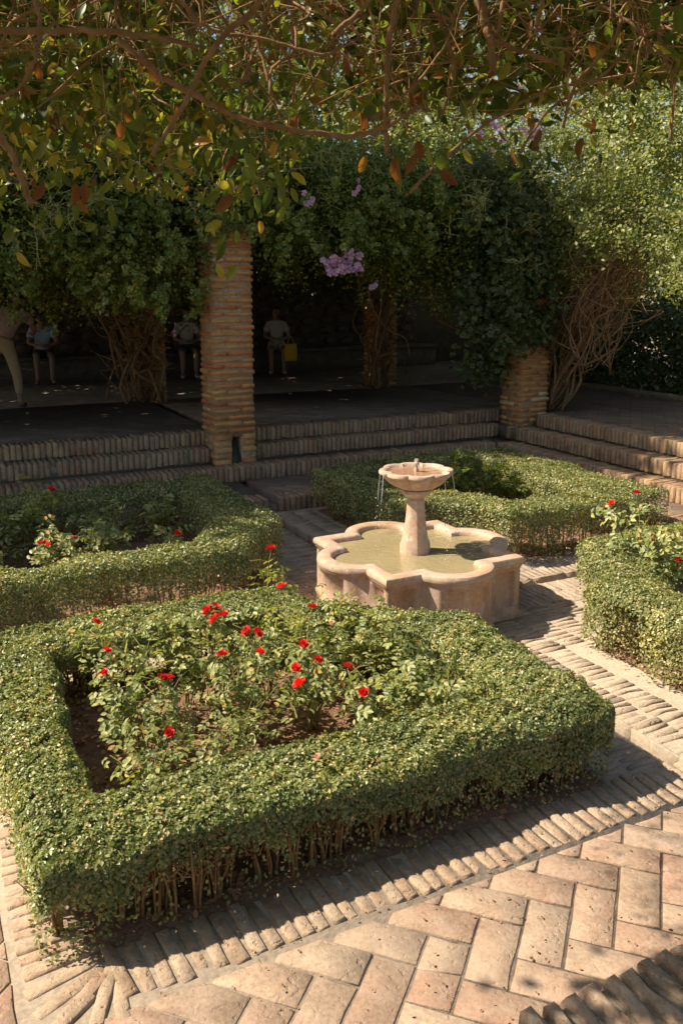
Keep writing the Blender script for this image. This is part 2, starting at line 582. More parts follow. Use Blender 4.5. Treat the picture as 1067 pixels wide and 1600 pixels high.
def ring_brick(poly, z0, z1, bevel=0.006, jit=0.003, maxseg=0.09, r=None):
    """a brick with worn, uneven edges from a convex outline; returns verts, faces"""
    r = r or random
    pts = []
    n = len(poly)
    for i in range(n):
        a, b = np.array(poly[i]), np.array(poly[(i + 1) % n])
        L = np.linalg.norm(b - a)
        k = max(1, int(round(L / maxseg)))
        for j in range(k):
            pts.append(a + (b - a) * j / k)
    pts = np.array(pts)
    n = len(pts)
    c = pts.mean(0)
    out = []
    for i in range(n):
        t_ = pts[(i + 1) % n] - pts[i - 1]
        nr = np.array([t_[1], -t_[0]])
        nr /= np.linalg.norm(nr) + 1e-9
        if nr @ (pts[i] - c) < 0:
            nr = -nr
        out.append(nr)
    vs = []
    offs = [r.gauss(0, jit) for _ in range(n)]
    for i in range(n):
        p = pts[i] - out[i] * abs(offs[i]) * 0.5
        vs.append((p[0], p[1], z0))
    for i in range(n):
        p = pts[i] - out[i] * abs(offs[i])
        vs.append((p[0], p[1], z1 - bevel * (0.8 + r.random() * 0.9)))
    for i in range(n):
        p = pts[i] - out[i] * (abs(offs[i]) + bevel * (0.8 + r.random() * 1.2))
        vs.append((p[0], p[1], z1 + r.gauss(0, jit * 0.35)))
    vs.append((c[0], c[1], z1 + r.gauss(0, jit * 0.3)))
    fs = []
    for i in range(n):
        j = (i + 1) % n
        fs.append((i, j, n + j, n + i))
        fs.append((n + i, n + j, 2 * n + j, 2 * n + i))
        fs.append((2 * n + i, 2 * n + j, 3 * n))
    return vs, fs


def rect(l, w):
    return [(-l / 2, -w / 2), (l / 2, -w / 2), (l / 2, w / 2), (-l / 2, w / 2)]


def brick_variants(name, l, w, h, mat, n=8, bevel=0.007, jit=0.003):
    out = []
    for k in range(n):
        vs, fs = ring_brick(rect(l, w), -h, 0, bevel, jit)
        mb = MB()
        mb.add(vs, fs)
        out.append(mb.mesh(name, mat))
    return out


# ------------------------------------------------------------------ ground and court pavement
mb = MB()
seg = 48
mb.add([(0, 0, -0.14)] + [(350 * math.cos(2 * math.pi * i / seg), 350 * math.sin(2 * math.pi * i / seg), -0.14) for i in range(seg)],
       [(0, 1 + i, 1 + (i + 1) % seg) for i in range(seg)])
tag(mb.build('ground', M['ground']), 'bare earth ground around the garden court', 'ground', kind='structure')

court = MB()
CH = (-0.075, 0.035)      # the water channel along Y
CH2 = (-0.06, 0.05)       # the water channel along X
for (xa, xb) in ((-4.4, CH[0]), (CH[1], 3.12)):
    for (ya, yb) in ((-3.46, CH2[0]), (CH2[1], 2.98)):
        court.box(xa, xb, ya, yb, -0.13, -0.0055)
court.box(-4.4, 3.12, CH2[0] - .001, CH2[1] + .001, -0.13, -0.075)
court.box(CH[0] - .001, CH[1] + .001, -3.46, CH2[0] - .003, -0.13, -0.077)
court.box(CH[0] - .001, CH[1] + .001, CH2[1] + .003, 2.98, -0.13, -0.077)
court_o = court.build('court_pavement', M['mortar'])
tag(court_o, 'sunlit brick pavement of the sunken garden court with mortar joints', 'pavement', kind='structure')

# herringbone pavers
PL, PW, GAP = 0.316, 0.158, 0.0075
paver_vars = brick_variants('paver', PL - GAP, PW - GAP, 0.03, M['paver'], 12, 0.0028, 0.0022)


def clip(poly, a, b, c):
    """keep a*x+b*y<=c"""
    out = []
    for i in range(len(poly)):
        p, q = poly[i], poly[(i + 1) % len(poly)]
        dp, dq = a * p[0] + b * p[1] - c, a * q[0] + b * q[1] - c
        if dp <= 0:
            out.append(p)
        if dp * dq < 0:
            t_ = dp / (dp - dq)
            out.append((p[0] + (q[0] - p[0]) * t_, p[1] + (q[1] - p[1]) * t_))
    return out


def area(p):
    return 0.5 * abs(sum(p[i][0] * p[(i + 1) % len(p)][1] - p[(i + 1) % len(p)][0] * p[i][1] for i in range(len(p))))


ca = math.cos(math.radians(43.0))
sa = math.sin(math.radians(43.0))
n_pav = 0
for i in range(-40, 41):
    for j in range(-25, 26):
        for kind in (0, 1):
            bx, by = i + 2 * j, 2 * j - i
            if kind == 0:
                x0, y0, x1, y1 = bx, by, bx + 2, by + 1
            else:
                x0, y0, x1, y1 = bx + 2, by, bx + 3, by + 2
            cx, cy = (x0 + x1) / 2 * PW, (y0 + y1) / 2 * PW
            wx, wy = ca * (cx - PW) - sa * (cy - PW / 2) - 1.128, sa * (cx - PW) + ca * (cy - PW / 2) - 3.083
            if not (-4.0 < wx < 1.6 and -3.42 < wy < 0.9):
                continue
            if wx > -2.9 and wy > -2.55:
                continue
            g = GAP / 2
            hx, hy = (x1 - x0) / 2 * PW - g, (y1 - y0) / 2 * PW - g
            poly = [(wx + ca * u - sa * v, wy + sa * u + ca * v) for u, v in ((-hx, -hy), (hx, -hy), (hx, hy), (-hx, hy))]
            clipped = False
            if max(p[0] for p in poly) > -3.115 and max(p[1] for p in poly) > -2.74:
                a1, a2 = clip(poly, 0, 1, -2.74), clip(poly, 1, 0, -3.115)
                ar1, ar2 = (area(a1) if len(a1) > 2 else 0), (area(a2) if len(a2) > 2 else 0)
                poly2 = a1 if ar1 >= ar2 else a2
                if max(ar1, ar2) < 0.0012:
                    continue
                clipped = area(poly2) < 0.98 * area(poly)
                if clipped:
                    poly = poly2
            poly2 = clip(poly, 0, -1, 3.425)
            if len(poly2) < 3 or area(poly2) < 0.001:
                continue
            if area(poly2) < 0.98 * area(poly):
                poly, clipped = poly2, True
            dz = max(-0.0008, random.gauss(0.0005, 0.0014))
            tilt = (random.gauss(0, 0.005), random.gauss(0, 0.005))
            broken = (not clipped) and random.random() < 0.13
            if broken:
                # a cracked paver: two halves
                f = random.uniform(0.35, 0.65)
                c0 = np.mean(poly, axis=0)
                ax = np.array([ca, sa]) if kind == 0 else np.array([-sa, ca])
                ax = np.array([ax[0] * math.cos(0.15) - ax[1] * math.sin(0.15), ax[0] * math.sin(0.15) + ax[1] * math.cos(0.15)])
                cc = c0 @ ax + (f - .5) * 0.15
                pieces = [clip(poly, ax[0], ax[1], cc - 0.0015), clip(poly, -ax[0], -ax[1], -cc - 0.0015)]
            elif clipped:
                pieces = [poly]
            else:
                pieces = None
            if pieces is None:
                o = link('paver', random.choice(paver_vars), court_o, (wx, wy, dz), (tilt[0], tilt[1], math.radians(43 + (90 if kind else 0) + random.choice((0, 180))) + random.gauss(0, 0.008)))
                n_pav += 1
            else:
                for pc in pieces:
                    if len(pc) < 3 or area(pc) < 0.0008:
                        continue
                    c0 = np.mean(pc, axis=0)
                    vs, fs = ring_brick([np.array(p) - c0 for p in pc], -0.03, 0, 0.0026, 0.0022)
                    b = MB()
                    b.add(vs, fs)
                    b.build('paver', M['paver'], court_o, loc=(c0[0], c0[1], dz + abs(random.gauss(0, .0008))))
                    n_pav += 1

# edging of bricks on edge round the beds
edge_vars = brick_variants('edging_brick', 0.265, 0.054, 0.05, M['edging'], 12, 0.0045, 0.0032)
x = -2.78
while x < 1.5:
    w = random.uniform(0.058, 0.072)
    link('edging_brick', random.choice(edge_vars), court_o, (x, -2.572 + random.gauss(0, .008), random.gauss(0.0025, 0.003)),
         (random.gauss(0, .03), random.gauss(0, .03), math.pi / 2 + 0.10 * (x < -1.8) * (-1.8 - x) + random.gauss(0, .025)))
    x += w
y = -2.36
while y < 0.75:
    w = random.uniform(0.058, 0.072)
    link('edging_brick', random.choice(edge_vars), court_o, (-2.945 + random.gauss(0, .008), y, random.gauss(0.0025, 0.003)),
         (random.gauss(0, .03), random.gauss(0, .03), random.gauss(0.03, .025)))
    y += w
for (x, y, a) in ((-2.945, -2.43, 6), (-2.95, -2.50, 14), (-2.94, -2.575, 27), (-2.925, -2.64, 42), (-2.845, -2.645, 66), (-2.99, -2.70, 35), (-2.79, -2.64, 82)):
    link('edging_brick', random.choice(edge_vars), court_o, (x, y, random.gauss(0.004, 0.003)), (0, 0, math.radians(a)))

# ribbed paths: bricks on edge laid across
path_vars = brick_variants('path_brick', 0.192, 0.047, 0.05, M['path'], 10, 0.006, 0.006)
stuff_path = MB()


def place_path(x, y, rz, obj):
    if math.hypot(x, y) < 0.62:
        return
    dz = random.gauss(0.002, 0.004)
    rz += random.gauss(0, .03)
    if obj:
        link('path_brick', random.choice(path_vars), court_o, (x, y, dz), (random.gauss(0, .03), random.gauss(0, .03), rz))
    else:
        vs, fs = ring_brick(rect(0.192, 0.043), -0.05, 0, 0.008, 0.004, maxseg=0.2)
        c_, s_ = math.cos(rz), math.sin(rz)
        stuff_path.add([(x + c_ * a - s_ * b, y + s_ * a + c_ * b, dz + c) for a, b, c in vs], fs)


y = -2.39
while y < 2.94:
    for xs in (-0.375, -0.18, 0.14, 0.335):
        place_path(xs + random.gauss(0, .004), y + random.gauss(0, .003), 0, y < -0.3)
    y += random.uniform(0.053, 0.060)
x = 0.46
while x < 3.08:
    for ys in (-0.355, -0.163, 0.153, 0.345):
        place_path(x + random.gauss(0, .003), ys + random.gauss(0, .004), math.pi / 2, x > 0.6)
    x += random.uniform(0.053, 0.060)
x = -0.48
while x > -4.2:
    for ys in (-0.355, -0.163, 0.153, 0.345):
        place_path(x + random.gauss(0, .003), ys + random.gauss(0, .004), math.pi / 2, False)
    x -= random.uniform(0.053, 0.060)
for sx in (-1, 1):
    for sy in (-1, 1):
        y = 0.47
        while y < 1.2:
            xs = 0.53
            while math.hypot(xs, y) < 1.32:
                place_path(sx * xs, sy * y, 0, sx > 0 and sy < 0)
                xs += 0.196
            y += random.uniform(0.053, 0.060)
tag(stuff_path.build('path_brick', M['path'], court_o), kind='stuff')

# pale stone lips of the channels
for (xa, xb, ya, yb) in ((CH[1] - .004, CH[1] + .020, -2.43, -0.80), (CH[1] - .004, CH[1] + .020, 0.80, 2.94), (0.80, 3.08, CH2[1] - .004, CH2[1] + .02)):
    mb = MB()
    L_ = max(xb - xa, yb - ya)
    k_ = int(L_ / .3)
    for q in range(k_):
        f0, f1 = q / k_, (q + .985) / k_
        if xb - xa < yb - ya:
            vs, fs = ring_brick([(xa, ya + (yb - ya) * f0), (xb, ya + (yb - ya) * f0), (xb, ya + (yb - ya) * f1), (xa, ya + (yb - ya) * f1)], -.075, .001 + random.gauss(0, .002), .004, .003)
        else:
            vs, fs = ring_brick([(xa + (xb - xa) * f0, ya), (xa + (xb - xa) * f1, ya), (xa + (xb - xa) * f1, yb), (xa + (xb - xa) * f0, yb)], -.075, .001 + random.gauss(0, .002), .004, .003)
        b = MB()
        b.add(vs, fs)
        b.build('channel_stone', M['mortar'], court_o)

# raised walkway behind and to the right, its brick kerb
mb = MB()
mb.box(-5.2, 0.02, 2.99, 3.95, -0.13, 0.135)
mb.box(0.13, 3.70, 2.99, 3.95, -0.13, 0.135)
mb.box(0.019, 0.131, 2.99, 3.95, -0.13, 0.06)
mb.box(3.13, 3.75, -4.2, 2.989, -0.13, 0.135)
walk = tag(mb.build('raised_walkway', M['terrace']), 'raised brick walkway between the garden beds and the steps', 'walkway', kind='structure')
kerb_vars = brick_variants('kerb_brick', 0.26, 0.057, 0.15, M['step_brick'], 8, 0.008, 0.004)


def brick_row(parent, p0, p1, inward, z, name='brick', variants=None, pitch=(0.060, 0.068), skip=None, depth=0.13):
    p0, p1 = np.array(p0, float), np.array(p1, float)
    L = np.linalg.norm(p1 - p0)
    d = (p1 - p0) / L
    s = 0.03
    rz = math.atan2(inward[1], inward[0])
    while s < L - 0.02:
        p = p0 + d * s + np.array(inward) * (depth + random.gauss(0, .006))
        if not (skip and skip(p)):
            link(name, random.choice(variants), parent, (p[0], p[1], z + random.gauss(0.004, .004)),
                 (random.gauss(0, .02), random.gauss(0, .02), rz + random.gauss(0, .02)))
        s += random.uniform(*pitch)


brick_row(walk, (-3.2, 2.96), (3.1, 2.96), (0, 1), 0.14, 'kerb_brick', kerb_vars, skip=lambda p: 0.0 < p[0] < 0.15)
brick_row(walk, (3.10, 2.9), (3.10, -0.6), (1, 0), 0.14, 'kerb_brick', kerb_vars)

# ------------------------------------------------------------------ steps and terrace
step_vars = brick_variants('brick', 0.27, 0.056, 0.16, M['step_brick'], 10, 0.009, 0.004)
PIL_L = (-0.13, 0.36, 4.22, 4.71)
PIL_R = (4.18, 4.64, 4.14, 4.60)


def in_pillar(p):
    for a in (PIL_L, PIL_R):
        if a[0] - .03 < p[0] < a[1] + .03 and a[2] - .08 < p[1] < a[3] + .08:
            return True
    return False


BS = ((3.96, 0.29), (4.40, 0.45), (4.71, 0.60))
RS = ((3.69, 0.29), (4.03, 0.445), (4.42, 0.60))
names = ('lowest', 'middle', 'top')
for k in range(3):
    (yb, zt), (xr, _) = BS[k], RS[k]
    y2 = BS[k + 1][0] + .02 if k < 2 else yb + .30
    x2 = RS[k + 1][0] + .02 if k < 2 else xr + .30
    zb = (0.10, 0.26, 0.42)[k]
    mb = MB()
    mb.box(-6.0, xr + 0.012, yb + 0.012, y2, zb, zt - 0.02)
    mb.box(xr + 0.012 + .001, x2, -4.4, y2, zb, zt - 0.021)
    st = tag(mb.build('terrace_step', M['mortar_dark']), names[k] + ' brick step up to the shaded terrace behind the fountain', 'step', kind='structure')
    brick_row(st, (-3.4, yb), (xr - 0.02, yb), (0, 1), zt, 'brick', step_vars, skip=in_pillar)
    brick_row(st, (xr, yb + .02), (xr, -0.2), (1, 0), zt, 'brick', step_vars, skip=in_pillar)

mb = MB()
mb.box(-8, 0.02, 4.99, 8.0, 0.40, 0.595)
mb.box(0.14, 4.72, 4.99, 8.0, 0.40, 0.595)
mb.box(0.019, 0.141, 4.99, 8.0, 0.40, 0.53)
mb.box(-8, 14, 8.001, 12.2, 0.40, 0.594)
mb.box(4.722, 14, -6, 8.0, 0.40, 0.5955)
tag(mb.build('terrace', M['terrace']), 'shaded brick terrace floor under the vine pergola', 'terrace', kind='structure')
# kerb at the foot of the dark hedge
mb = MB()
mb.box(7.25, 7.42, -2, 9.0, 0.596, 0.68)
tag(mb.build('terrace_kerb', M['mortar_dark']), 'low kerb along the foot of the dark hedge', 'kerb', kind='structure')

# front steps by the camera
mb = MB()
mb.box(-4.4, 3.1, -3.80, -3.462, -0.13, 0.11)
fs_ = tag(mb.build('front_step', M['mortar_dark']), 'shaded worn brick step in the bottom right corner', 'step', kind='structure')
front_vars = brick_variants('brick', 0.27, 0.068, 0.14, M['edging'], 8, 0.014, 0.008)
brick_row(fs_, (-3.2, -3.43), (1.5, -3.43), (0, -1), 0.13, 'brick', front_vars, pitch=(0.074, 0.086))
mb = MB()
mb.box(-8, 6, -4.15, -3.801, -0.13, 0.28)
mb.box(-8, 6, -4.5, -4.151, -0.13, 0.44)
mb.box(-8, 6, -9, -4.501, -0.13, 0.598)
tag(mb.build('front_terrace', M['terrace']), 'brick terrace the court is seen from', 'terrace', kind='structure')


# ------------------------------------------------------------------ pillars
def pillar(x0, x1, y0, y1, z0, z1, label, hole=None, jit=0.006):
    cx, cy = (x0 + x1) / 2, (y0 + y1) / 2
    root = empty('brick_pillar', (cx, cy, z0), label, 'pillar', 'brick pillars of the pergola')
    S = x1 - x0
    W = 0.155
    L = S - W - 0.014
    m = 0.0145
    core = MB()
    if hole:
        hx0, hx1, hz = hole
        core.box(-S / 2 + m, hx0 - cx, -S / 2 + m, S / 2 - m, 0, hz - z0)
        core.box(hx1 - cx, S / 2 - m, -S / 2 + m, S / 2 - m, 0, hz - z0)
        core.box(hx0 - cx, hx1 - cx, -S / 2 + 0.30, S / 2 - m, 0, hz - z0)
        core.box(-S / 2 + m, S / 2 - m, -S / 2 + m, S / 2 - m, hz - z0 + .0005, z1 - z0)
    else:
        core.box(-S / 2 + m, S / 2 - m, -S / 2 + m, S / 2 - m, 0, z1 - z0)
    core.build('mortar_core', M['mortar_pillar'], root)
    full = []
    for k in range(8):
        vs, fs = ring_brick(rect(L, W), 0, random.uniform(0.038, 0.052), 0.006, 0.005)
        b = MB()
        b.add(vs, fs + [tuple(range(len(vs) // 3))[::-1]])
        full.append(b.mesh('brick', M['pillar_brick']))
    z = 0.004
    k = 0
    while z < z1 - z0 - 0.05:
        flip = k % 2
        for q in range(4):
            a = q * math.pi / 2
            off = (-S / 2 + L / 2, -S / 2 + W / 2) if not flip else (S / 2 - L / 2, -S / 2 + W / 2)
            px, py = off
            wx, wy = math.cos(a) * px - math.sin(a) * py, math.sin(a) * px + math.cos(a) * py
            jx, jy = random.gauss(0, jit), random.gauss(0, jit)
            if hole and z + z0 < hole[2] - 0.02 and (q == 0 or (not flip and q == 3) or (flip and q == 1)):
                # the bricks beside the water outlet are cut short
                if q != 0:
                    continue
                for (xa, xb) in ((-S / 2, hole[0] - cx - random.uniform(0, .015)), (hole[1] - cx + random.uniform(0, .015), S / 2)):
                    vs, fs = ring_brick([(xa, -S / 2), (xb, -S / 2), (xb, -S / 2 + 0.15), (xa, -S / 2 + 0.15)], 0, 0.05, 0.007, 0.004)
                    b = MB()
                    b.add(vs, fs)
                    b.build('brick', M['pillar_brick'], root, loc=(jx, jy, z))
                continue
            link('brick', random.choice(full), root, (wx + jx, wy + jy, z + random.gauss(0, .002)), (0, 0, a + random.gauss(0, .012) + (math.pi if random.random() < .5 else 0)))
        z += random.uniform(0.069, 0.078)
        k += 1
    return root


p_l = pillar(*PIL_L, 0.13, 3.0, 'square brick pillar with a dark water outlet at its base', hole=(0.07, 0.185, 0.60))
# stone spout inside the outlet, its colour darkened to stand for the hole's shade
mb = MB()
prof = [(0.085, 0.0, 0.12), (0.075, 0.03, 0.30), (0.04, 0.09, 0.44)]
mb.add([(0.05, -0.06, 0), (0.19, -0.06, 0), (0.17, 0.10, 0), (0.07, 0.10, 0), (0.095, 0.06, 0.42), (0.145, 0.06, 0.42), (0.145, 0.12, 0.42), (0.095, 0.12, 0.42)],
       [(0, 1, 5, 4), (1, 2, 6, 5), (3, 0, 4, 7), (2, 3, 7, 6), (4, 5, 6, 7)])
M['shaded_chute_stone'] = simple_noise_mat('shaded_chute_stone', (0.03, 0.027, 0.02), (0.07, 0.06, 0.045), 12, 0.6, 0.35)
sp = mb.build('water_chute', M['shaded_chute_stone'], p_l, loc=(-0.115, -0.245, 0.0))
pillar(*PIL_R, 0.13, 3.0, 'leaning corner brick pillar half wrapped in climbing vine', jit=0.009)
pillar(-0.02, 0.42, 8.2, 8.64, 0.6, 3.0, 'dark brick pillar hidden behind a tangle of vine trunks')
pillar(4.16, 4.60, 8.2, 8.64, 0.6, 3.0, 'shaded inner brick pillar at the back of the terrace')

# ------------------------------------------------------------------ back wall and bench
wall = empty('stone_wall', (2, 12.0, 0.594), 'dark rubble stone wall at the back of the terrace', 'wall')
mb = MB()
mb.box(-9, 12, 0.08, 0.5, 0, 3.0)
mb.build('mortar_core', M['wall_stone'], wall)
stone_meshes = []
for k in range(10):
    w, h = random.uniform(0.28, 0.42), random.uniform(0.17, 0.24)
    n = random.randint(6, 8)
    poly = []
    for i in range(n):
        a = 2 * math.pi * i / n + random.gauss(0, .12)
        rr = 1 / max(abs(math.cos(a)) / (w / 2), abs(math.sin(a)) / (h / 2)) * random.uniform(0.85, 1.0)
        poly.append((rr * math.cos(a), rr * math.sin(a)))
    vs, fs = ring_brick(poly, 0, 0.11, 0.03, 0.008, maxseg=0.3)
    b = MB()
    b.add([(v[0], -v[2] + 0.10, v[1]) for v in vs], fs)
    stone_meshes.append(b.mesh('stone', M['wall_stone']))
z = 0.13
while z < 2.3:
    x = -5.0 + random.uniform(0, .3)
    while x < 5.2:
        link('stone', random.choice(stone_meshes), wall, (x + random.gauss(0, .02), random.gauss(0, .012), z + random.gauss(0, .015)), (0, random.gauss(0, .08) + random.choice((0, math.pi)), 0))
        x += random.uniform(0.37, 0.46)
    z += 0.225
bench = empty('stone_bench', (1.5, 11.6, 0.594), 'long masonry bench built along the dark back wall', 'bench')
mb = MB()
mb.box(-7, 6, -0.18, 0.38, 0, 0.40)
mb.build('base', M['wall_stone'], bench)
mb = MB()
mb.box(-7, 6, -0.23, 0.39, 0.402, 0.46)
mb.build('seat', M['wall_stone'], bench)


# ------------------------------------------------------------------ fountain
FC = np.array([-0.03, 0.0])
fountain = empty('fountain', (FC[0], FC[1], -0.014), 'carved stone fountain with a lobed basin and a scalloped bowl on a column', 'fountain')
A0, LR = 0.54, 0.290           # half side of the square, radius of a lobe
LC = A0 - 0.09                 # centre of a lobe


def outline(off, panel=None, nl=22):
    """the basin outline at an offset: list of (x, y, nx, ny, in-panel)"""
    a, r = A0 + off, LR + off
    yd = math.sqrt(r * r - (a - LC) ** 2)
    pts = []
    e = 0.006
    for q in range(4):
        ang = q * math.pi / 2
        loc = []
        # lobe, from dip to dip
        a0 = math.atan2(yd, a - LC)
        fr = [0, 0.10, 0.17, 0.235, 0.245] + [0.245 + 0.51 * k / nl for k in range(1, nl)] + [0.755, 0.765, 0.83, 0.90, 1]
        for k, f_ in enumerate(fr):
            th = -a0 + 2 * a0 * f_
            inp = 0.24 < f_ < 0.76
            loc.append((LC + r * math.cos(th), r * math.sin(th), math.cos(th), math.sin(th), inp))
        # straight face to the corner, then round to the next dip
        fl = a - yd
        for f_, inp in ((0.22, 0), (0.22 + .03, 1), (0.80, 1), (0.83, 0)):
            loc.append((a, yd + fl * f_, 1, 0, inp))
        loc.append((a, a, 0.7071, 0.7071, 0))
        for f_, inp in ((0.83, 0), (0.80, 1), (0.25, 1), (0.22, 0)):
            loc.append((yd + fl * f_, a, 0, 1, inp))
        c_, s_ = math.cos(ang), math.sin(ang)
        pts += [(c_ * x - s_ * y, s_ * x + c_ * y, c_ * u - s_ * v, s_ * u + c_ * v, i) for x, y, u, v, i in loc]
    return pts


def loft(rows, close=True):
    """rows: list of equal-length lists of 3d points"""
    mb = MB()
    n = len(rows[0])
    mb.v = [tuple(map(float, p)) for r_ in rows for p in r_]
    for i in range(len(rows) - 1):
        for k in range(n):
            k2 = (k + 1) % n
            mb.f.append([i * n + k, i * n + k2, (i + 1) * n + k2, (i + 1) * n + k])
            mb.mi.append(0)
    return mb


rows = []
for off, z, pz in ((0.022, 0, 0), (0.022, 0.045, 0), (0.004, 0.06, 0), (0, 0.085, 0), (0, 0.09, 1), (0, 0.352, 1), (0, 0.358, 0), (0.0, 0.382, 0), (0.009, 0.386, 0), (0.009, 0.402, 0)):
    base = outline(off)
    rows.append([(x - nx * 0.028 * (i and pz), y - ny * 0.028 * (i and pz), z) for x, y, nx, ny, i in base])
loft(rows).build('basin', M['stone'], fountain)
rows = []
for off, z in ((0.002, 0.398), (0.012, 0.403), (0.020, 0.411), (0.023, 0.424), (0.021, 0.440), (0.013, 0.453), (0.000, 0.459), (-0.03, 0.461), (-0.062, 0.459), (-0.078, 0.453), (-0.087, 0.442), (-0.090, 0.42), (-0.094, 0.30)):
    rows.append([(x, y, z + 0.0015 * math.sin(9 * x + 7 * y)) for x, y, *_ in outline(off)])
rim = loft(rows).build('rim', M['stone'], fountain, smooth=True)
rim.data.set_sharp_from_angle(angle=math.radians(32))
wo = outline(-0.0895)
mb = MB()
mb.add([(x, y, 0.418) for x, y, *_ in wo] + [(0, 0, 0.418)], [(i, (i + 1) % len(wo), len(wo)) for i in range(len(wo))])
mb.build('water', M['water'], fountain)


def prism(profile, n=8, rot=math.pi / 8, wob=None):
    rows = []
    for r_, z in profile:
        rr = r_ / math.cos(math.pi / n)
        rows.append([(rr * math.cos(rot + 2 * math.pi * k / n), rr * math.sin(rot + 2 * math.pi * k / n), z) for k in range(n)])
    mb = loft(rows)
    n0 = len(mb.v)
    mb.v.append((0, 0, profile[-1][1]))
    for k in range(n):
        mb.f.append([n0 - n + k, n0 - n + (k + 1) % n, n0])
        mb.mi.append(0)
    return mb


def bevel_obj(o, w=0.006, seg=2):
    m = o.modifiers.new("bevel", 'BEVEL')
    m.width = w
    m.segments = seg
    m.limit_method = 'ANGLE'
    m.angle_limit = math.radians(25)


column = prism([(0.104, 0.30), (0.104, 0.48), (0.086, 0.535), (0.069, 0.66), (0.059, 0.80), (0.058, 0.835)]).build('column', M['stone'], fountain)
bevel_obj(column, 0.003, 1)
capital = prism([(0.072, 0.832), (0.080, 0.845), (0.112, 0.868), (0.116, 0.874), (0.116, 0.892)]).build('capital', M['stone'], column)
bevel_obj(capital, 0.004)
# scalloped bowl: eight wide lobes
NB = 96


def scallop(R, amp, z, lift=0.0):
    out = []
    for k in range(NB):
        th = 2 * math.pi * k / NB
        s_ = abs(math.sin(4 * th)) ** 0.6
        r_ = R * (1 - amp + amp * s_)
        out.append((r_ * math.cos(th), r_ * math.sin(th), z + lift * s_))
    return out


rows = [scallop(0.088, 0.0, 0.890), scallop(0.105, 0.05, 0.894), scallop(0.150, 0.13, 0.910), scallop(0.195, 0.17, 0.936), scallop(0.230, 0.17, 0.968),
        scallop(0.246, 0.15, 0.990), scallop(0.248, 0.15, 0.997), scallop(0.264, 0.13, 1.002), scallop(0.272, 0.13, 1.010), scallop(0.272, 0.13, 1.024), scallop(0.265, 0.13, 1.033),
        scallop(0.245, 0.13, 1.036), scallop(0.228, 0.14, 1.033), scallop(0.218, 0.14, 1.022), scallop(0.19, 0.10, 0.995), scallop(0.12, 0.04, 0.985)]
bowl = loft(rows).build('bowl', M['stone'], fountain, smooth=True)
bowl.data.set_sharp_from_angle(angle=math.radians(40))
wp = scallop(0.214, 0.14, 1.016)
mb = MB()
mb.add(wp + [(0, 0, 1.016)], [(i, (i + 1) % NB, NB) for i in range(NB)])
mb.build('bowl_water', M['bowl_water'], bowl)
mb = MB()
for i, (r_, z) in enumerate(((0.016, 0.99), (0.016, 1.035), (0.010, 1.045), (0.012, 1.06), (0.019, 1.07), (0.019, 1.078), (0.009, 1.085))):
    pass
prof = ((0.016, 0.99), (0.016, 1.035), (0.010, 1.045), (0.012, 1.062), (0.019, 1.072), (0.018, 1.080), (0.007, 1.088), (0.004, 1.11))
mb = loft([[(r_ * math.cos(2 * math.pi * k / 12), r_ * math.sin(2 * math.pi * k / 12), z) for k in range(12)] for r_, z in prof])
mb.build('nozzle', M['stone'], bowl, smooth=True)
# water bubbling at the nozzle
mb = MB()
for k in range(7):
    a = k * 0.9
    mb.tube([(0.004 * math.cos(a), 0.004 * math.sin(a), 1.10), (0.009 * math.cos(a), 0.009 * math.sin(a), 1.112), (0.017 * math.cos(a), 0.017 * math.sin(a), 1.095), (0.023 * math.cos(a), 0.023 * math.sin(a), 1.05)], [0.0015, 0.002, 0.0018, 0.001], 5)
mb.build('water_jet', M['jet'], fountain, smooth=True)
# thin streams falling from the lip of the bowl into the basin
for (a_deg, r0) in ((148, 0.245), (178, 0.25), (-72, 0.245), (-40, 0.25), (60, 0.25)):
    a = math.radians(a_deg)
    mb = MB()
    pts, rad = [], []
    for k in range(16):
        f_ = k / 15
        z = 1.03 - 0.62 * f_ ** 1.6
        r_ = r0 + 0.05 * f_ ** 0.7 + random.gauss(0, .0015)
        pts.append((r_ * math.cos(a), r_ * math.sin(a), z))
        rad.append(0.0032 * (1 - 0.6 * f_) * random.uniform(0.5, 1.3) + 0.0008)
    mb.tube(pts[:9], rad[:9], 6)
    for k in range(9, 16):
        for q in range(2):
            p = np.array(pts[k]) + np.array([random.gauss(0, .006), random.gauss(0, .006), random.gauss(0, .02)])
            if p[2] < 0.415:
                continue
            h = random.uniform(0.002, 0.004)
            mb.tube([p - (0, 0, h * 2), p - (0, 0, h), p, p + (0, 0, h * 1.5)], [h * .4, h, h * .9, h * .2], 6)
    # splash ring
    for k in range(7):
        b = random.uniform(0, 6.28)
        h = random.uniform(0.002, 0.004)
        p = np.array([(r0 + .05) * math.cos(a) + random.uniform(.005, .03) * math.cos(b), (r0 + .05) * math.sin(a) + random.uniform(.005, .03) * math.sin(b), 0.408 + random.uniform(0, .03)])
        mb.tube([p - (0, 0, h), p, p + (0, 0, h)], [h * .4, h, h * .3], 6)
    tag(mb.build('water_stream', M['jet'], fountain, smooth=True), kind='stuff')


# ------------------------------------------------------------------ hedges
def fbm2(x, y, seed=0):
    r_ = np.random.default_rng(seed)
    out = np.zeros_like(x)
    for k in range(5):
        a, b = r_.normal(0, 1, 2) * (2.5 + 2.2 * k)
        out += np.sin(a * x + b * y + r_.uniform(0, 6.28)) / (1 + 0.6 * k)
    return out


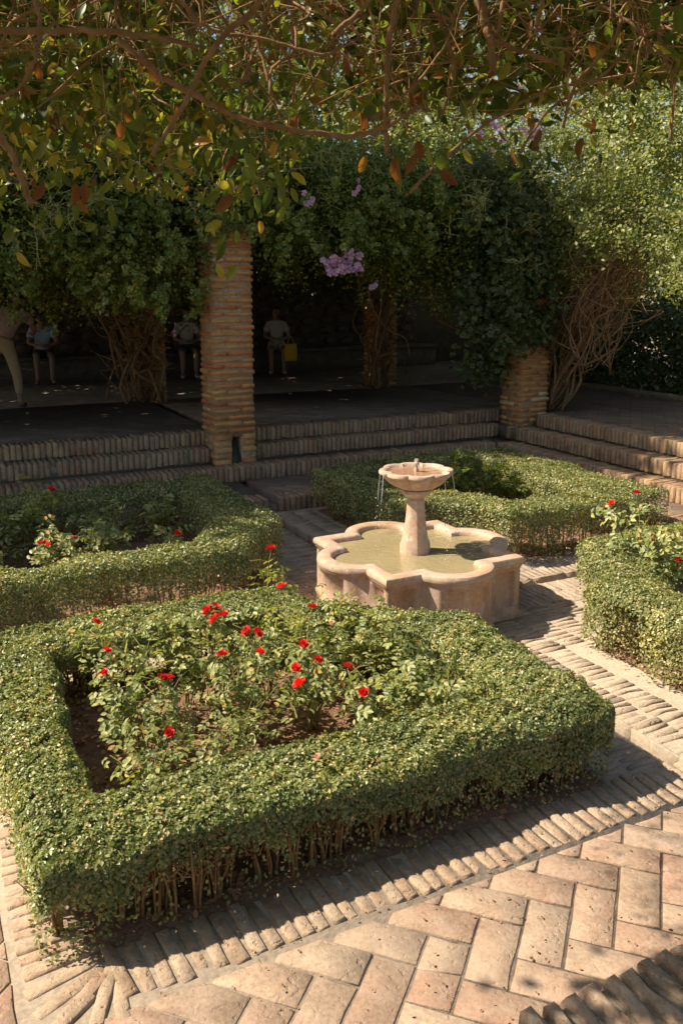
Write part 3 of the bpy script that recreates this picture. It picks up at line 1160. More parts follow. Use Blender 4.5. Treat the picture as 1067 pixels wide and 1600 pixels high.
class Bed:
    """a bed whose inner corner is cut by a round about the fountain; local coordinates are positive"""

    def __init__(s, sx, sy, x0, x1, y0, y1, R, wx0, wx1, wy0, wy1, wr, h, seed, rd=.085, corner=.1):
        s.__dict__.update(locals())

    def sd(s, x, y):
        """distance inside the outer outline, and inside the planted hole"""
        c = s.corner
        ox = np.minimum(x - s.x0, s.x1 - x)
        oy = np.minimum(y - s.y0, s.y1 - y)
        d = np.where((ox < c) & (oy < c), c - np.hypot(c - ox, c - oy), np.minimum(ox, oy))
        r = np.hypot(x, y)
        d = np.minimum(d, r - s.R)
        hx = np.minimum(x - s.x0 - s.wx0, s.x1 - s.wx1 - x)
        hy = np.minimum(y - s.y0 - s.wy0, s.y1 - s.wy1 - y)
        hole = np.minimum(np.minimum(hx, hy), r - s.R - s.wr)
        return d, hole

    def wall(s, x, y):
        d, hole = s.sd(x, y)
        wob = 0.022 * fbm2(x * 1.6, y * 1.6, s.seed + 5)
        return np.minimum(d + wob, -hole + wob)

    def sample(s, n):
        x = rng.uniform(s.x0, s.x1, n)
        y = rng.uniform(s.y0, s.y1, n)
        w_ = s.wall(x, y)
        k = w_ > 0
        return x[k], y[k], w_[k]

    def grad(s, x, y):
        e = 0.01
        gx = s.wall(x + e, y) - s.wall(x - e, y)
        gy = s.wall(x, y + e) - s.wall(x, y - e)
        L = np.hypot(gx, gy) + 1e-6
        return -gx / L, -gy / L

    def top(s, x, y, w_):
        z = s.h + 0.010 * fbm2(x, y, s.seed) + 0.008 * fbm2(x * 3.5, y * 3.5, s.seed + 1) + 0.005 * fbm2(x * 9, y * 9, s.seed + 2)
        rd = s.rd
        e = np.clip(1 - w_ / rd, 0, 1)
        return z - rd * 0.75 * (1 - np.sqrt(np.clip(1 - e * e, 0, 1)))


def make_hedge(bed, label, n_leaf, leaf, tpl, mat, n_stem, low, gap_faces):
    root = empty('box_hedge', (bed.sx * (bed.x0 + bed.x1) / 2, bed.sy * (bed.y0 + bed.y1) / 2, -0.014), label, 'hedge', 'clipped hedges round the fountain')
    org = np.array(root.location)
    P, N = [], []
    # top
    x, y, w_ = bed.sample(int(n_leaf * 1.5))
    k = rng.random(len(x)) < 0.75
    x, y, w_ = x[k][:int(n_leaf * .42)], y[k][:int(n_leaf * .42)], w_[k][:int(n_leaf * .42)]
    z = bed.top(x, y, w_) - np.abs(rng.normal(0, 0.022, len(x))) + 0.02 * rng.random(len(x)) * (rng.random(len(x)) < .15)
    gx, gy = bed.grad(x, y)
    e = np.clip(1 - w_ / bed.rd, 0, 1)
    P.append(np.c_[x, y, z])
    N.append(np.c_[gx * e, gy * e, 1.1 - 0.6 * e])
    # sides: a skin of leaves near every vertical face, thinning towards the ground
    x, y, w_ = bed.sample(int(n_leaf * 9))
    k = w_ < np.abs(rng.normal(0, 0.035, len(w_)))
    x, y, w_ = x[k], y[k], w_[k]
    u = rng.random(len(x)) ** 0.7
    zt = bed.top(x, y, w_)
    bot = np.clip(low + 0.055 * fbm2(x * 1.3, y * 1.3, bed.seed + 3) + 0.02 * fbm2(x * 6, y * 6, bed.seed + 4), .03, .27)
    z = bot + (zt - bot) * u
    stray = rng.random(len(x)) < 0.10
    z = np.where(stray, rng.uniform(0.03, 1, len(x)) * zt, z)
    gx, gy = bed.grad(x, y)
    m = min(len(x), int(n_leaf * .43))
    P.append(np.c_[x, y, z][:m])
    N.append(np.c_[gx, gy, 0.45 * np.ones(len(x))][:m])
    # inside
    x, y, w_ = bed.sample(int(n_leaf * .5))
    m = min(len(x), int(n_leaf * .15))
    x, y, w_ = x[:m], y[:m], w_[:m]
    zt = bed.top(x, y, w_)
    z = low + 0.02 + (zt - low - 0.02) * rng.random(m)
    P.append(np.c_[x, y, z])
    N.append(rng.normal(0, 1, (m, 3)))
    P, N = np.vstack(P), np.vstack(N)
    P[:, 0] *= bed.sx
    P[:, 1] *= bed.sy
    N[:, 0] *= bed.sx
    N[:, 1] *= bed.sy
    P -= org * (1, 1, 0)
    sz = rng.uniform(0.65, 1.35, len(P)) * leaf
    o = link('foliage', leaf_mesh('foliage', P, N, sz, tpl, mat, 0.55), root)
    tag(o, kind='stuff')
    # stems
    vars_ = []
    for q in range(9):
        mb = MB()
        for b in range(random.randint(2, 5)):
            ang = random.uniform(0, 6.28)
            lean = random.uniform(0.02, 0.11)
            hh = bed.h - random.uniform(0.05, 0.13)
            pts = [(0.012 * math.cos(ang), 0.012 * math.sin(ang), -0.02)]
            for f_ in (0.3, 0.6, 1.0):
                pts.append((lean * f_ * math.cos(ang) + random.gauss(0, .009), lean * f_ * math.sin(ang) + random.gauss(0, .009), hh * f_))
            r0 = random.uniform(0.0035, 0.0085)
            mb.tube(pts, [r0, r0 * .85, r0 * .7, r0 * .4], 5)
            p = np.array(pts[2])
            for tw in range(3):
                a2 = random.uniform(0, 6.28)
                mb.tube([p, p + (0.05 * math.cos(a2), 0.05 * math.sin(a2), 0.03), p + (0.09 * math.cos(a2), 0.09 * math.sin(a2), 0.09)], [r0 * .45, r0 * .35, r0 * .2], 4)
        vars_.append(mb.mesh('stem', M['stem'], True))
    c = 0
    tries = 0
    while c < n_stem and tries < 6000:
        tries += 1
        x, y = random.uniform(bed.x0, bed.x1), random.uniform(bed.y0, bed.y1)
        w_ = float(bed.wall(np.array([x]), np.array([y]))[0])
        d, hole = bed.sd(np.array([x]), np.array([y]))
        if w_ < 0.08 or d[0] > gap_faces * (0.3 + 0.7 * random.random() ** 2):
            continue
        link('stem', random.choice(vars_), root, (bed.sx * x - org[0], bed.sy * y - org[1], 0.0), (0, 0, random.uniform(0, 6.28)))
        c += 1
    return root


bedA = Bed(-1, -1, 0.36, 3.05, 0.14, 2.46, 1.17, 0.40, 0.35, 0.40, 0.41, 0.28, 0.42, 11, 0.10, 0.09)
bedB = Bed(-1, 1, 0.68, 3.20, 0.33, 2.85, 1.20, 0.42, 0.45, 0.36, 0.45, 0.50, 0.53, 23, 0.09, 0.12)
bedC = Bed(1, 1, 0.40, 2.95, 0.36, 2.84, 1.17, 0.38, 0.66, 0.40, 0.42, 0.44, 0.50, 37, 0.08, 0.10)
bedD = Bed(1, -1, 0.52, 3.00, 0.34, 2.60, 1.27, 0.46, 0.40, 0.34, 0.45, 0.48, 0.47, 41, 0.14, 0.25)
make_hedge(bedA, 'clipped green hedge in the foreground with bare stems showing, ringing the red roses', 310000, 0.0172, LEAF_RHOMB, M['hedge_leaf'], 250, 0.18, 0.36)
make_hedge(bedB, 'clipped hedge on the left, half in shade, in front of the pillar with the outlet', 100000, 0.0205, LEAF_RHOMB, M['hedge_leaf_far'], 90, 0.17, 0.3)
make_hedge(bedC, 'clipped hedge directly behind the fountain, its far half in shade', 100000, 0.0205, LEAF_RHOMB, M['hedge_leaf_far'], 90, 0.15, 0.3)
make_hedge(bedD, 'sunlit rounded hedge at the right edge beside the ribbed brick path', 120000, 0.0195, LEAF_RHOMB, M['hedge_leaf_far'], 50, 0.09, 0.3)

# soil of the beds with fallen leaves
for bed, where in ((bedA, 'foreground'), (bedB, 'left'), (bedC, 'far'), (bedD, 'right')):
    nx, ny = 44, 40
    ix0, ix1, iy0, iy1 = bed.x0 + .10, bed.x1 - .20, bed.y0 + .16, bed.y1 - .01
    gx, gy = np.meshgrid(np.linspace(ix0, ix1, nx), np.linspace(iy0, iy1, ny), indexing='ij')
    rr = np.hypot(gx, gy)
    push = np.where(rr < bed.R + .06, (bed.R + .06) / rr, 1)
    gx2, gy2 = gx * push, gy * push
    ed = np.minimum(np.minimum(gx - ix0, ix1 - gx), np.minimum(gy - iy0, iy1 - gy))
    gz = -0.003 + np.clip(ed * 0.4, 0, 0.02) + 0.006 * fbm2(gx * 5, gy * 5, bed.seed) * np.clip(ed * 8, 0, 1) + rng.normal(0, .003, gx.shape) * (ed > 0.01)
    gz = np.maximum(gz, -0.004)
    V = np.c_[(bed.sx * gx2).ravel(), (bed.sy * gy2).ravel(), gz.ravel()]
    F = [(i * ny + j, (i + 1) * ny + j, (i + 1) * ny + j + 1, i * ny + j + 1) for i in range(nx - 1) for j in range(ny - 1)]
    me = np_mesh('bed_soil', V, [4] * len(F), [k for f in F for k in f], M['soil'], True)
    tag(link('bed_soil', me), 'reddish soil of the ' + where + ' planting bed', 'soil', kind='structure')
    n = 2600 if bed is bedA else 500
    x = rng.uniform(ix0, ix1, n)
    y = rng.uniform(iy0, iy1, n)
    k = np.hypot(x, y) > bed.R + .05
    x, y = x[k], y[k]
    me = leaf_mesh('leaf_litter', np.c_[bed.sx * x, bed.sy * y, 0.024 + 0.02 * rng.random(len(x))], np.tile((0, 0, 1.), (len(x), 1)), rng.uniform(.018, .045, len(x)), LEAF_OVAL, M['litter'], 0.35)
    tag(link('leaf_litter', me), 'dry fallen leaves on the soil of the ' + where + ' bed', 'leaves', kind='stuff')


# ------------------------------------------------------------------ roses
def rose_mesh(seed, mat, petals=15):
    r_ = random.Random(seed)
    mb = MB()
    for k in range(petals):
        f_ = k / petals
        ang = k * 2.4 + r_.gauss(0, .2)
        tilt = 0.15 + 1.05 * f_ + r_.gauss(0, .1)      # inner petals stand, outer ones lie open
        rad = 0.004 + 0.010 * f_
        w, h = 0.014 + 0.014 * f_, 0.022 + 0.010 * f_
        vs = []
        for i in range(3):
            for j in range(3):
                u, v = (i - 1), j / 2
                X = u * w * math.sin(math.pi * (0.25 + 0.6 * v)) * 0.9
                R_ = rad + v * h * math.sin(tilt) - abs(u) * 0.006 * (1 - f_ * .6)
                Z = v * h * math.cos(tilt) - 0.004 * f_ + (0.004 * (j == 2 and i == 1))
                vs.append((R_ * math.cos(ang) - X * math.sin(ang), R_ * math.sin(ang) + X * math.cos(ang), Z + 0.006))
        fs = [(i * 3 + j, (i + 1) * 3 + j, (i + 1) * 3 + j + 1, i * 3 + j + 1) for i in range(2) for j in range(2)]
        mb.add(vs, fs)
    return mb.mesh('rose_flower', mat, True)


ROSES = [rose_mesh(k, M['petal']) for k in range(4)]
PALE = rose_mesh(9, M['pale_petal'], 10)


def rose_bush(loc, h, spread, label, n_leaf, flowers=(), leaf=0.085, mat=None, canes=7):
    """flowers: world positions"""
    loc = np.array([loc[0], loc[1], 0.0])
    root = empty('rose_bush', loc, label, 'rose bush', 'rose bushes in the beds')
    tips = []
    mb = MB()
    LP, LN = [], []
    ends = [(np.array(f_) - loc, True) for f_ in flowers]
    for k in range(canes):
        a = random.uniform(0, 6.28)
        s_ = spread * math.sqrt(random.random())
        ends.append((np.array([s_ * math.cos(a), s_ * math.sin(a), h * random.uniform(0.6, 1.05)]), False))
    for e, fl in ends:
        base = np.array([random.gauss(0, .03), random.gauss(0, .03), -0.005])
        mid = base * 0.6 + e * 0.4 + np.array([random.gauss(0, .03), random.gauss(0, .03), 0.06])
        q = base * .25 + e * .75 + np.array([random.gauss(0, .02), random.gauss(0, .02), 0.03])
        pts = spline([base, mid, q, e], 4)
        r0 = random.uniform(0.004, 0.007)
        mb.tube(pts, [r0 * (1 - 0.65 * i / len(pts)) for i in range(len(pts))], 5)
        for s_ in range(3):
            p = pts[random.randint(3, len(pts) - 2)]
            a = random.uniform(0, 6.28)
            tip = p + np.array([math.cos(a) * .11, math.sin(a) * .11, random.uniform(0.02, .10)])
            mb.tube([p, (p + tip) / 2 + (0, 0, .015), tip], [.003, .0025, .0015], 4)
            tips.append(tip)
        tips += [pts[int(len(pts) * f_)] for f_ in (.45, .6, .75, .85, .93)]
    mb.build('canes', M['cane'], root, True)
    tips = np.array(tips)
    idx = rng.integers(0, len(tips), n_leaf)
    P = tips[idx] + rng.normal(0, 1, (n_leaf, 3)) * np.array([.05, .05, .035])
    P[:, 2] = np.clip(P[:, 2], 0.03, h * 1.25)
    if len(flowers):
        for f_ in flowers:
            f0 = np.array(f_) - loc
            for k in range(4):
                P[rng.integers(0, n_leaf)] = f0 + (random.gauss(0, .03), random.gauss(0, .03), -random.uniform(.05, .15))
    N = P * np.array([1, 1, 0]) * 1.5 + np.array([0, 0, 0.8])
    me = leaf_mesh('foliage', P, N, rng.uniform(.6, 1.25, n_leaf) * leaf, LEAF_ROSE, mat or M['rose_leaf'], 0.4)
    tag(link('foliage', me, root), kind='stuff')
    for f_ in flowers:
        o = link('rose_flower', random.choice(ROSES), root, np.array(f_) - loc, (random.gauss(-.35, .3), random.gauss(-.2, .3), random.uniform(0, 6.28)))
        o.scale = (random.uniform(.68, .92),) * 3
    return root


FL = {}
BUDS = [(497, 1185, .43), (178, 1030, .42), (372, 1100, .30), (520, 975, .56)]
red = [(424, 858, .80), (440, 917, .62), (488, 950, .60), (325, 955, .62), (337, 951, .63), (349, 962, .62), (336, 968, .60), (387, 987, .60), (402, 989, .60), (348, 1024, .55),
       (406, 1021, .56), (474, 1008, .57), (462, 1045, .56), (496, 1033, .56), (470, 1070, .53), (543, 1044, .52), (569, 1082, .50), (254, 1060, .52), (264, 1060, .52), (163, 1054, .50), (150, 973, .56), (167, 1018, .52), (265, 1144, .36)]
fw = [at_z(x, y, z) for x, y, z in red]
spots = [  # x, y, height, spread, leaves, label
    (-2.42, -0.98, .52, .18, 110, 'rose bush beside the gap in the far left corner of the foreground bed'),
    (-2.02, -0.86, .52, .22, 170, 'leafy rose bush against the back hedge of the foreground bed'),
    (-1.55, -0.92, .52, .22, 230, 'tall rose bush with a cluster of four red blooms'),
    (-1.10, -1.12, .52, .22, 240, 'rose bush in the corner of the foreground bed nearest the fountain'),
    (-2.36, -1.40, .42, .20, 160, 'thin rose bush with a double red bloom at the left of the foreground bed'),
    (-1.88, -1.32, .42, .20, 150, 'rose bush with one red bloom in the middle of the foreground bed'),
    (-1.48, -1.38, .44, .20, 190, 'rose bush with paired red blooms in the centre of the foreground bed'),
    (-1.05, -1.50, .46, .22, 240, 'dense rose bush by the right arm of the foreground hedge'),
    (-2.44, -1.80, .34, .14, 90, 'low dark leaved rose bush in the near left corner of the bed'),
    (-2.12, -1.72, .36, .16, 90, 'small sparse rose bush with a single low red bloom'),
    (-1.32, -1.82, .38, .16, 120, 'leafy rose bush behind the front arm of the foreground hedge'),
    (-0.98, -1.92, .42, .18, 170, 'rose bush merging into the right front corner of the foreground hedge'),
]
assign = {i: [] for i in range(len(spots))}
for f_ in fw:
    d = [math.hypot(f_[0] - s_[0], f_[1] - s_[1]) for s_ in spots]
    assign[int(np.argmin(d))].append(f_)
for i, s_ in enumerate(spots):
    rose_bush(s_, s_[2], s_[3], s_[5], int(s_[4] * 1.25), assign[i], leaf=0.074)
for (x, y, z) in BUDS:
    w_ = at_z(x, y, z)
    i_ = int(np.argmin([math.hypot(w_[0] - q[0], w_[1] - q[1]) for q in spots]))
    r_ = [o for o in col.objects if o.name.startswith('rose_bush')][i_]
    o = link('rose_flower', PALE, r_, w_ - np.array(r_.location), (-.3, 0, 1))
    o.scale = (.6, .6, .6)
# shaded bed on the left
fB = [at_z(81, 765, .62), at_z(67, 849, .55), at_z(76, 853, .54), at_z(116, 842, .50), at_z(278, 834, .42)]
rose_bush((-2.60, 2.0, 0), .66, .28, 'shaded rose bush with one dark red bloom high up in the left bed', 260, fB[:1], leaf=.10)
rose_bush((-2.30, 1.45, 0), .50, .22, 'rose bush with small red blooms at the sunlit edge of the left bed', 160, fB[1:4], leaf=.09)
rose_bush((-1.9, 1.75, 0), .55, .24, 'leafy rose bush in the middle of the shaded left bed', 180, (), leaf=.10)
rose_bush((-1.45, 1.95, 0), .48, .20, 'small rose bush at the right end of the shaded left bed', 120, fB[4:], leaf=.09)
# behind the fountain
rose_bush((1.75, 1.85, 0), .60, .26, 'broad leaved shaded rose bush behind the fountain column', 220, (), leaf=.11, mat=M['vine_leaf'])
rose_bush((2.15, 1.75, 0), .48, .20, 'low rose bush right of the fountain bowl in the far bed', 120, (), leaf=.10, mat=M['vine_leaf'])
# right bed
fD = [at_z(956, 787, .82), at_z(993, 771, .85), at_z(1016, 838, .70), at_z(1058, 877, .55), at_z(1014, 846, .68)]
rose_bush((1.55, -0.78, 0), .60, .20, 'tall rose bush with two red blooms above the right hedge', 150, fD[:2], leaf=.095)
rose_bush((1.45, -1.22, 0), .62, .24, 'pale leaved rose bush with small red buds in the right bed', 260, fD[2:], leaf=.095)
rose_bush((1.85, -1.55, 0), .60, .26, 'rose bush at the far right edge of the picture', 220, (), leaf=.095)


# ------------------------------------------------------------------ climbing vines of the pergola
def clump_points(centres, per, sig):
    c = np.repeat(centres, per, axis=0)
    return c + rng.normal(0, 1, c.shape) * np.asarray(sig)


def wander(a, b, n=7, amp=0.1):
    a, b = np.asarray(a, float), np.asarray(b, float)
    pts = [a]
    for k in range(1, n):
        f_ = k / n
        pts.append(a + (b - a) * f_ + rng.normal(0, amp, 3) * math.sin(math.pi * f_))
    pts.append(b)
    return spline(pts, 3)


def interp(x, xs, ys):
    return np.interp(x, xs, ys)


def flower_mesh(seed):
    r_ = random.Random(seed)
    mb = MB()
    for k in range(5):
        a = 2 * math.pi * k / 5 + r_.gauss(0, .1)
        vs = []
        for (rr, w, z) in ((0.004, 0.004, 0), (0.018, 0.013, 0.012), (0.032, 0.012, 0.010)):
            for u in (-1, 1):
                vs.append((rr * math.cos(a) - u * w * math.sin(a), rr * math.sin(a) + u * w * math.cos(a), z + r_.gauss(0, .002)))
        mb.add(vs, [(0, 1, 3, 2), (2, 3, 5, 4)])
    mb.tube([(0, 0, -0.035), (0, 0, -0.01), (0, 0, 0.006)], [.003, .006, .008], 6)
    return mb.mesh('flower', M['pink'])


PINKS = [flower_mesh(k) for k in range(3)]


def flowers(root, centre, n, sig, scale=1.0):
    c = np.asarray(centre) - np.array(root.location)
    to_cam = CAM - np.asarray(centre)
    to_cam /= np.linalg.norm(to_cam)
    for k in range(n):
        d = Vector(to_cam + rng.normal(0, .5, 3))
        o = link('flower', random.choice(PINKS), root, c + rng.normal(0, 1, 3) * np.array(sig), d.to_track_quat('Z', 'Y').to_euler())
        o.scale = (scale * random.uniform(.8, 1.2),) * 3


def tangle(root, base, top, n, rad, amp, spread, name='vine_stem'):
    """separate woody stems twisting up from a base"""
    for k in range(n):
        a = base + rng.normal(0, 1, 3) * np.array([spread, spread, 0.0])
        b = top + rng.normal(0, 1, 3) * np.array([spread * 2.0, spread * 2.0, .25])
        r0 = rad * random.uniform(.5, 1.3)
        pts = wander(a, b, 6, amp)
        mb = MB()
        o0 = np.array(root.location)
        mb.tube([p - o0 for p in pts], [r0 * (1 - .5 * i / len(pts)) for i in range(len(pts))], 6)
        mb.build(name, M['vine_wood'], root, True)


# A: the curtain of foliage along the front of the pergola, left of and above the left pillar
XS = [-7, -3.0, -2.3, -1.9, -1.37, -0.9, -0.6, -0.25, 0.1, 0.5, 0.9, 1.3, 1.64, 2.04, 2.5, 3.0, 3.4]
ZL = [1.9, 2.0, 2.15, 2.45, 2.25, 2.25, 2.2, 2.55, 2.78, 2.72, 2.55, 2.72, 2.70, 2.35, 2.35, 2.2, 2.0]


def curtain(root, x0, x1, y0, y1, n, ztop, sz, mat, tpl, per=26, low=(XS, ZL)):
    cx = rng.uniform(x0, x1, n)
    cy = rng.uniform(y0, y1, n)
    zl = interp(cx, *low) + 0.16 * fbm2(cx * 2.2, cy, 3) + rng.exponential(.16, n)
    zt = ztop + 0.15 * fbm2(cx, cy, 8)
    cz = zl + (zt - zl) * rng.random(n) ** 0.9
    C = np.c_[cx, cy, cz]
    P = clump_points(C, per, (.13, .12, .12))
    N = np.tile((-0.25, -0.35, 0.7), (len(P), 1))
    o0 = np.array(root.location)
    me = leaf_mesh('foliage', P - o0, N, rng.uniform(.6, 1.4, len(P)) * sz, tpl, mat, 0.6, droop=.6)
    tag(link('foliage', me, root), kind='stuff')
    return C


def hanging_sprays(root, pts, n_leaf, L, sz, mat):
    """leafy shoots that hang free under the curtain"""
    o0 = np.array(root.location)
    P = []
    mb = MB()
    for p in pts:
        p = np.array(p, float)
        l_ = L * random.uniform(.5, 1.3)
        e = p + np.array([random.gauss(0, .12), random.gauss(0, .12), -l_])
        path = wander(p, e, 4, .04)
        mb.tube([q - o0 for q in path], .004, 4)
        for k in range(n_leaf):
            P.append(path[random.randint(0, len(path) - 1)] + rng.normal(0, .035, 3))
    P = np.array(P)
    me = leaf_mesh('shoots', P - o0, np.tile((-.3, -.5, .5), (len(P), 1)), rng.uniform(.7, 1.3, len(P)) * sz, LEAF_OVAL, mat, .5, droop=1.0)
    tag(link('shoots', me, root), kind='stuff')
    tag(mb.build('shoot_stems', M['twig'], root), kind='stuff')


vine_l = empty('climbing_vine', (-0.05, 8.0, 0.6), 'climbing vine with a tangled bare trunk left of the sunlit pillar', 'vine', 'climbing vines of the pergola')
tangle(vine_l, np.array([0.0, 8.0, 0.6]), np.array([-0.15, 7.9, 2.5]), 20, .026, .20, .20)
for k in range(34):
    a = random.uniform(0, 6.28)
    p = np.array([random.gauss(0, .15), 8.0, 0.6 + random.uniform(.05, 1.0)])
    e = p + np.array([math.cos(a) * .6, math.sin(a) * .5, random.uniform(-.2, .9)])
    mb = MB()
    mb.tube([q - np.array(vine_l.location) for q in wander(p, e, 5, .10)], random.uniform(.007, .014), 5)
    mb.build('vine_stem', M['vine_wood'], vine_l, True)
curtain(vine_l, -7.5, 0.0, 4.2, 5.4, 1700, 4.3, .046, M['vine_leaf'], LEAF_RHOMB, 40)
C = rng.uniform((-1.6, 7.0, 2.0), (1.3, 8.6, 3.3), (420, 3))
me = leaf_mesh('foliage', clump_points(C, 24, (.14, .14, .14)) - np.array(vine_l.location), np.tile((-.2, -.4, .6), (420 * 24, 1)), rng.uniform(.6, 1.4, 420 * 24) * .055, LEAF_RHOMB, M['vine_leaf'], .6)
tag(link('foliage', me, vine_l), kind='stuff')
hanging_sprays(vine_l, [at_y(x, y, 4.6 + random.random() * .5) for x, y in ((20, 440), (45, 455), (110, 420), (160, 430), (175, 450), (190, 440), (205, 430), (225, 445), (245, 430), (260, 420), (280, 430), (300, 400), (215, 400), (60, 430), (240, 460), (180, 410), (330, 400))], 34, .38, .065, M['vine_leaf'])
flowers(vine_l, at_y(480, 303, 3.9), 4, (.05, .03, .04), 1.1)
for (x, y) in ((170, 485), (268, 510), (262, 520)):
    flowers(vine_l, at_y(x, y, 5.0), 2, (.05, .03, .05), .6)

# B: the pink flowered vine on the inner pillar
vine_m = empty('climbing_vine', (4.2, 8.1, 0.6), 'climbing vine with pink trumpet flowers on the inner pillar', 'vine', 'climbing vines of the pergola')
tangle(vine_m, np.array([4.2, 8.05, 0.6]), np.array([4.2, 8.0, 2.8]), 12, .026, .14, .14)
for k in range(14):
    a = random.uniform(0, 6.28)
    p = np.array([4.2, 8.05, 0.6 + random.uniform(.05, .9)])
    mb = MB()
    mb.tube([q - np.array(vine_m.location) for q in wander(p, p + (math.cos(a) * .5, math.sin(a) * .4, random.uniform(-.1, .9)), 5, .10)], random.uniform(.006, .012), 5)
    mb.build('vine_stem', M['vine_wood'], vine_m, True)
curtain(vine_m, 0.0, 3.9, 4.25, 5.4, 1300, 4.0, .044, M['vine_leaf'], LEAF_RHOMB, 40)
C = rng.uniform((2.2, 7.0, 2.2), (5.6, 8.6, 3.3), (380, 3))
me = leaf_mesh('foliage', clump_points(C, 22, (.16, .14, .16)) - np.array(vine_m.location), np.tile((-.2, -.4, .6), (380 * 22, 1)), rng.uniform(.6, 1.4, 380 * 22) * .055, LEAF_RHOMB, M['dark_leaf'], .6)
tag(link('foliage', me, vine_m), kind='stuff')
flowers(vine_m, at_y(545, 409, 3.95), 30, (.11, .04, .055), 1.3)
flowers(vine_m, at_y(520, 416, 3.95), 12, (.045, .04, .05), 1.3)
flowers(vine_m, at_y(585, 444, 3.95), 5, (.04, .03, .03), 1.0)
flowers(vine_m, at_y(562, 292, 3.9), 4, (.04, .03, .04), 1.0)
hanging_sprays(vine_m, [at_y(x, y, 4.5 + random.random()) for x, y in ((535, 360), (545, 370), (555, 365), (530, 380), (460, 400), (430, 395), (590, 400), (630, 420), (660, 430), (700, 440), (720, 420), (745, 440), (560, 420))], 40, .42, .055, M['vine_leaf'])
hanging_sprays(vine_m, [at_y(x, y, 4.1 + random.random() * .1) for x, y in ((322, 335), (335, 330), (350, 338), (365, 330), (380, 338), (395, 335), (405, 350), (318, 350), (340, 345), (372, 345))], 44, .22, .055, M['vine_leaf'])
# long bare runners hanging in the opening
for (x0, y0, x1, y1) in ((640, 380, 700, 520), (675, 330, 690, 500), (750, 380, 765, 470), (600, 420, 590, 560), (560, 400, 640, 560)):
    mb = MB()
    a, b = at_y(x0, y0, 5.0), at_y(x1, y1, 5.6)
    mb.tube([q - np.array(vine_m.location) for q in wander(a, b, 5, .10)], .010, 5)
    mb.build('runner', M['vine_wood'], vine_m, True)
mb = MB()
mb.tube([at_y(x, y, 5.2) - np.array(vine_m.location) for x, y in ((674, 350), (673, 400), (672, 460), (683, 500), (715, 515), (760, 540))], .016, 6)
mb.build('runner', M['vine_wood'], vine_m, True)

# C: the sunlit vine over the corner pillar, spilling to the right
vine_r = empty('climbing_vine', (4.75, 4.45, 0.6), 'big sunlit vine with a thicket of bare stems over the corner pillar', 'vine', 'climbing vines of the pergola')
o0 = np.array(vine_r.location)
n = 330
cy = rng.uniform(-1.5, 4.9, n)
cx = 5.0 + rng.uniform(-.75, .6, n)
zl = interp(cy, [-1.5, 1.5, 2.25, 2.93, 3.6, 4.1, 4.6, 4.9], [2.4, 2.4, 2.4, 2.6, 2.4, 2.3, 2.1, 2.0]) + 0.12 * fbm2(cy * 2, cx, 4) + rng.exponential(.12, n)
zt = 5.3 + .2 * fbm2(cx, cy, 9)
B_ = np.c_[cx, cy, zl + (zt - zl) * rng.random(n)]
B_[:, 0] -= np.clip(B_[:, 2] - 2.6, 0, 1.2) * .5 * rng.random(n)
C = np.repeat(B_, 6, axis=0) + rng.normal(0, 1, (n * 6, 3)) * np.array([.16, .17, .13])
P = clump_points(C, 40, (.075, .08, .07))
me = leaf_mesh('foliage', P - o0, np.tile((-.7, -.1, .6), (len(P), 1)), rng.uniform(.6, 1.4, len(P)) * .046, LEAF_RHOMB, M['bright_leaf'], .5)
tag(link('foliage', me, vine_r), kind='stuff')
# darker leaves down the left of the pillar
C = []
for k in range(420):
    px = random.uniform(725, 850)
    py = random.uniform(250, 590 if px < 790 else 540)
    C.append(at_y(px, py, random.uniform(4.0, 5.0)))
for k in range(170):
    C.append(at_y(random.uniform(772, 862), random.uniform(290, 540), random.uniform(3.75, 4.05)))
P = clump_points(np.array(C), 15, (.09, .08, .10))
me = leaf_mesh('foliage', P - o0, np.tile((-.4, -.5, .5), (len(P), 1)), rng.uniform(.6, 1.4, len(P)) * .08, LEAF_PINNATE, M['dark_leaf'], .55, droop=.5)
tag(link('foliage', me, vine_r), kind='stuff')
hanging_sprays(vine_r, [at_y(x, y, 3.9) for x, y in ((792, 425), (800, 430), (835, 420), (845, 418), (852, 425), (740, 320), (760, 300))], 36, .2, .06, M['bright_leaf'])
flowers(vine_r, at_y(775, 208, 3.3), 14, (.1, .06, .1), 1.1)
flowers(vine_r, at_y(832, 203, 3.3), 12, (.1, .06, .08), 1.1)
flowers(vine_r, at_y(775, 158, 3.3), 10, (.12, .06, .06), 1.1)
flowers(vine_r, at_y(832, 150, 3.3), 9, (.1, .06, .06), 1.1)
tangle(vine_r, np.array([4.85, 4.35, 0.6]), np.array([5.1, 3.5, 2.7]), 16, .020, .13, .08)
# orange lit loops of bare stem and the thicket of twigs
tw = MB()
for k in range(230):
    a = at_x(random.uniform(830, 960), random.uniform(430, 590), random.uniform(4.5, 5.3))
    b = at_x(random.uniform(860, 1040), random.uniform(300, 500), random.uniform(4.4, 5.6))
    tw.tube([q - o0 for q in wander(a, b, 4, .17)], random.uniform(.003, .007), 4)
tag(tw.build('twigs', M['twig'], vine_r), kind='stuff')
for pts in (((884, 470), (880, 500), (890, 520), (905, 560), (890, 540)), ((935, 440), (905, 470), (893, 500), (890, 535), (898, 545)), ((945, 450), (960, 480), (930, 500), (915, 545), (880, 600)), ((870, 590), (905, 540), (905, 500), (925, 450))):
    mb = MB()
    mb.tube([q - o0 for q in spline([at_x(x, y, 4.55) for x, y in pts], 5)], .010, 6)
    mb.build('vine_stem', M['vine_wood'], vine_r, True)

# pale flowering shoots and feathery sprays standing out of the curtain
M['pale_twig'] = simple_noise_mat('pale_twig', (0.26, 0.27, 0.08), (0.42, 0.40, 0.16), 10, 0.2, rand=True)


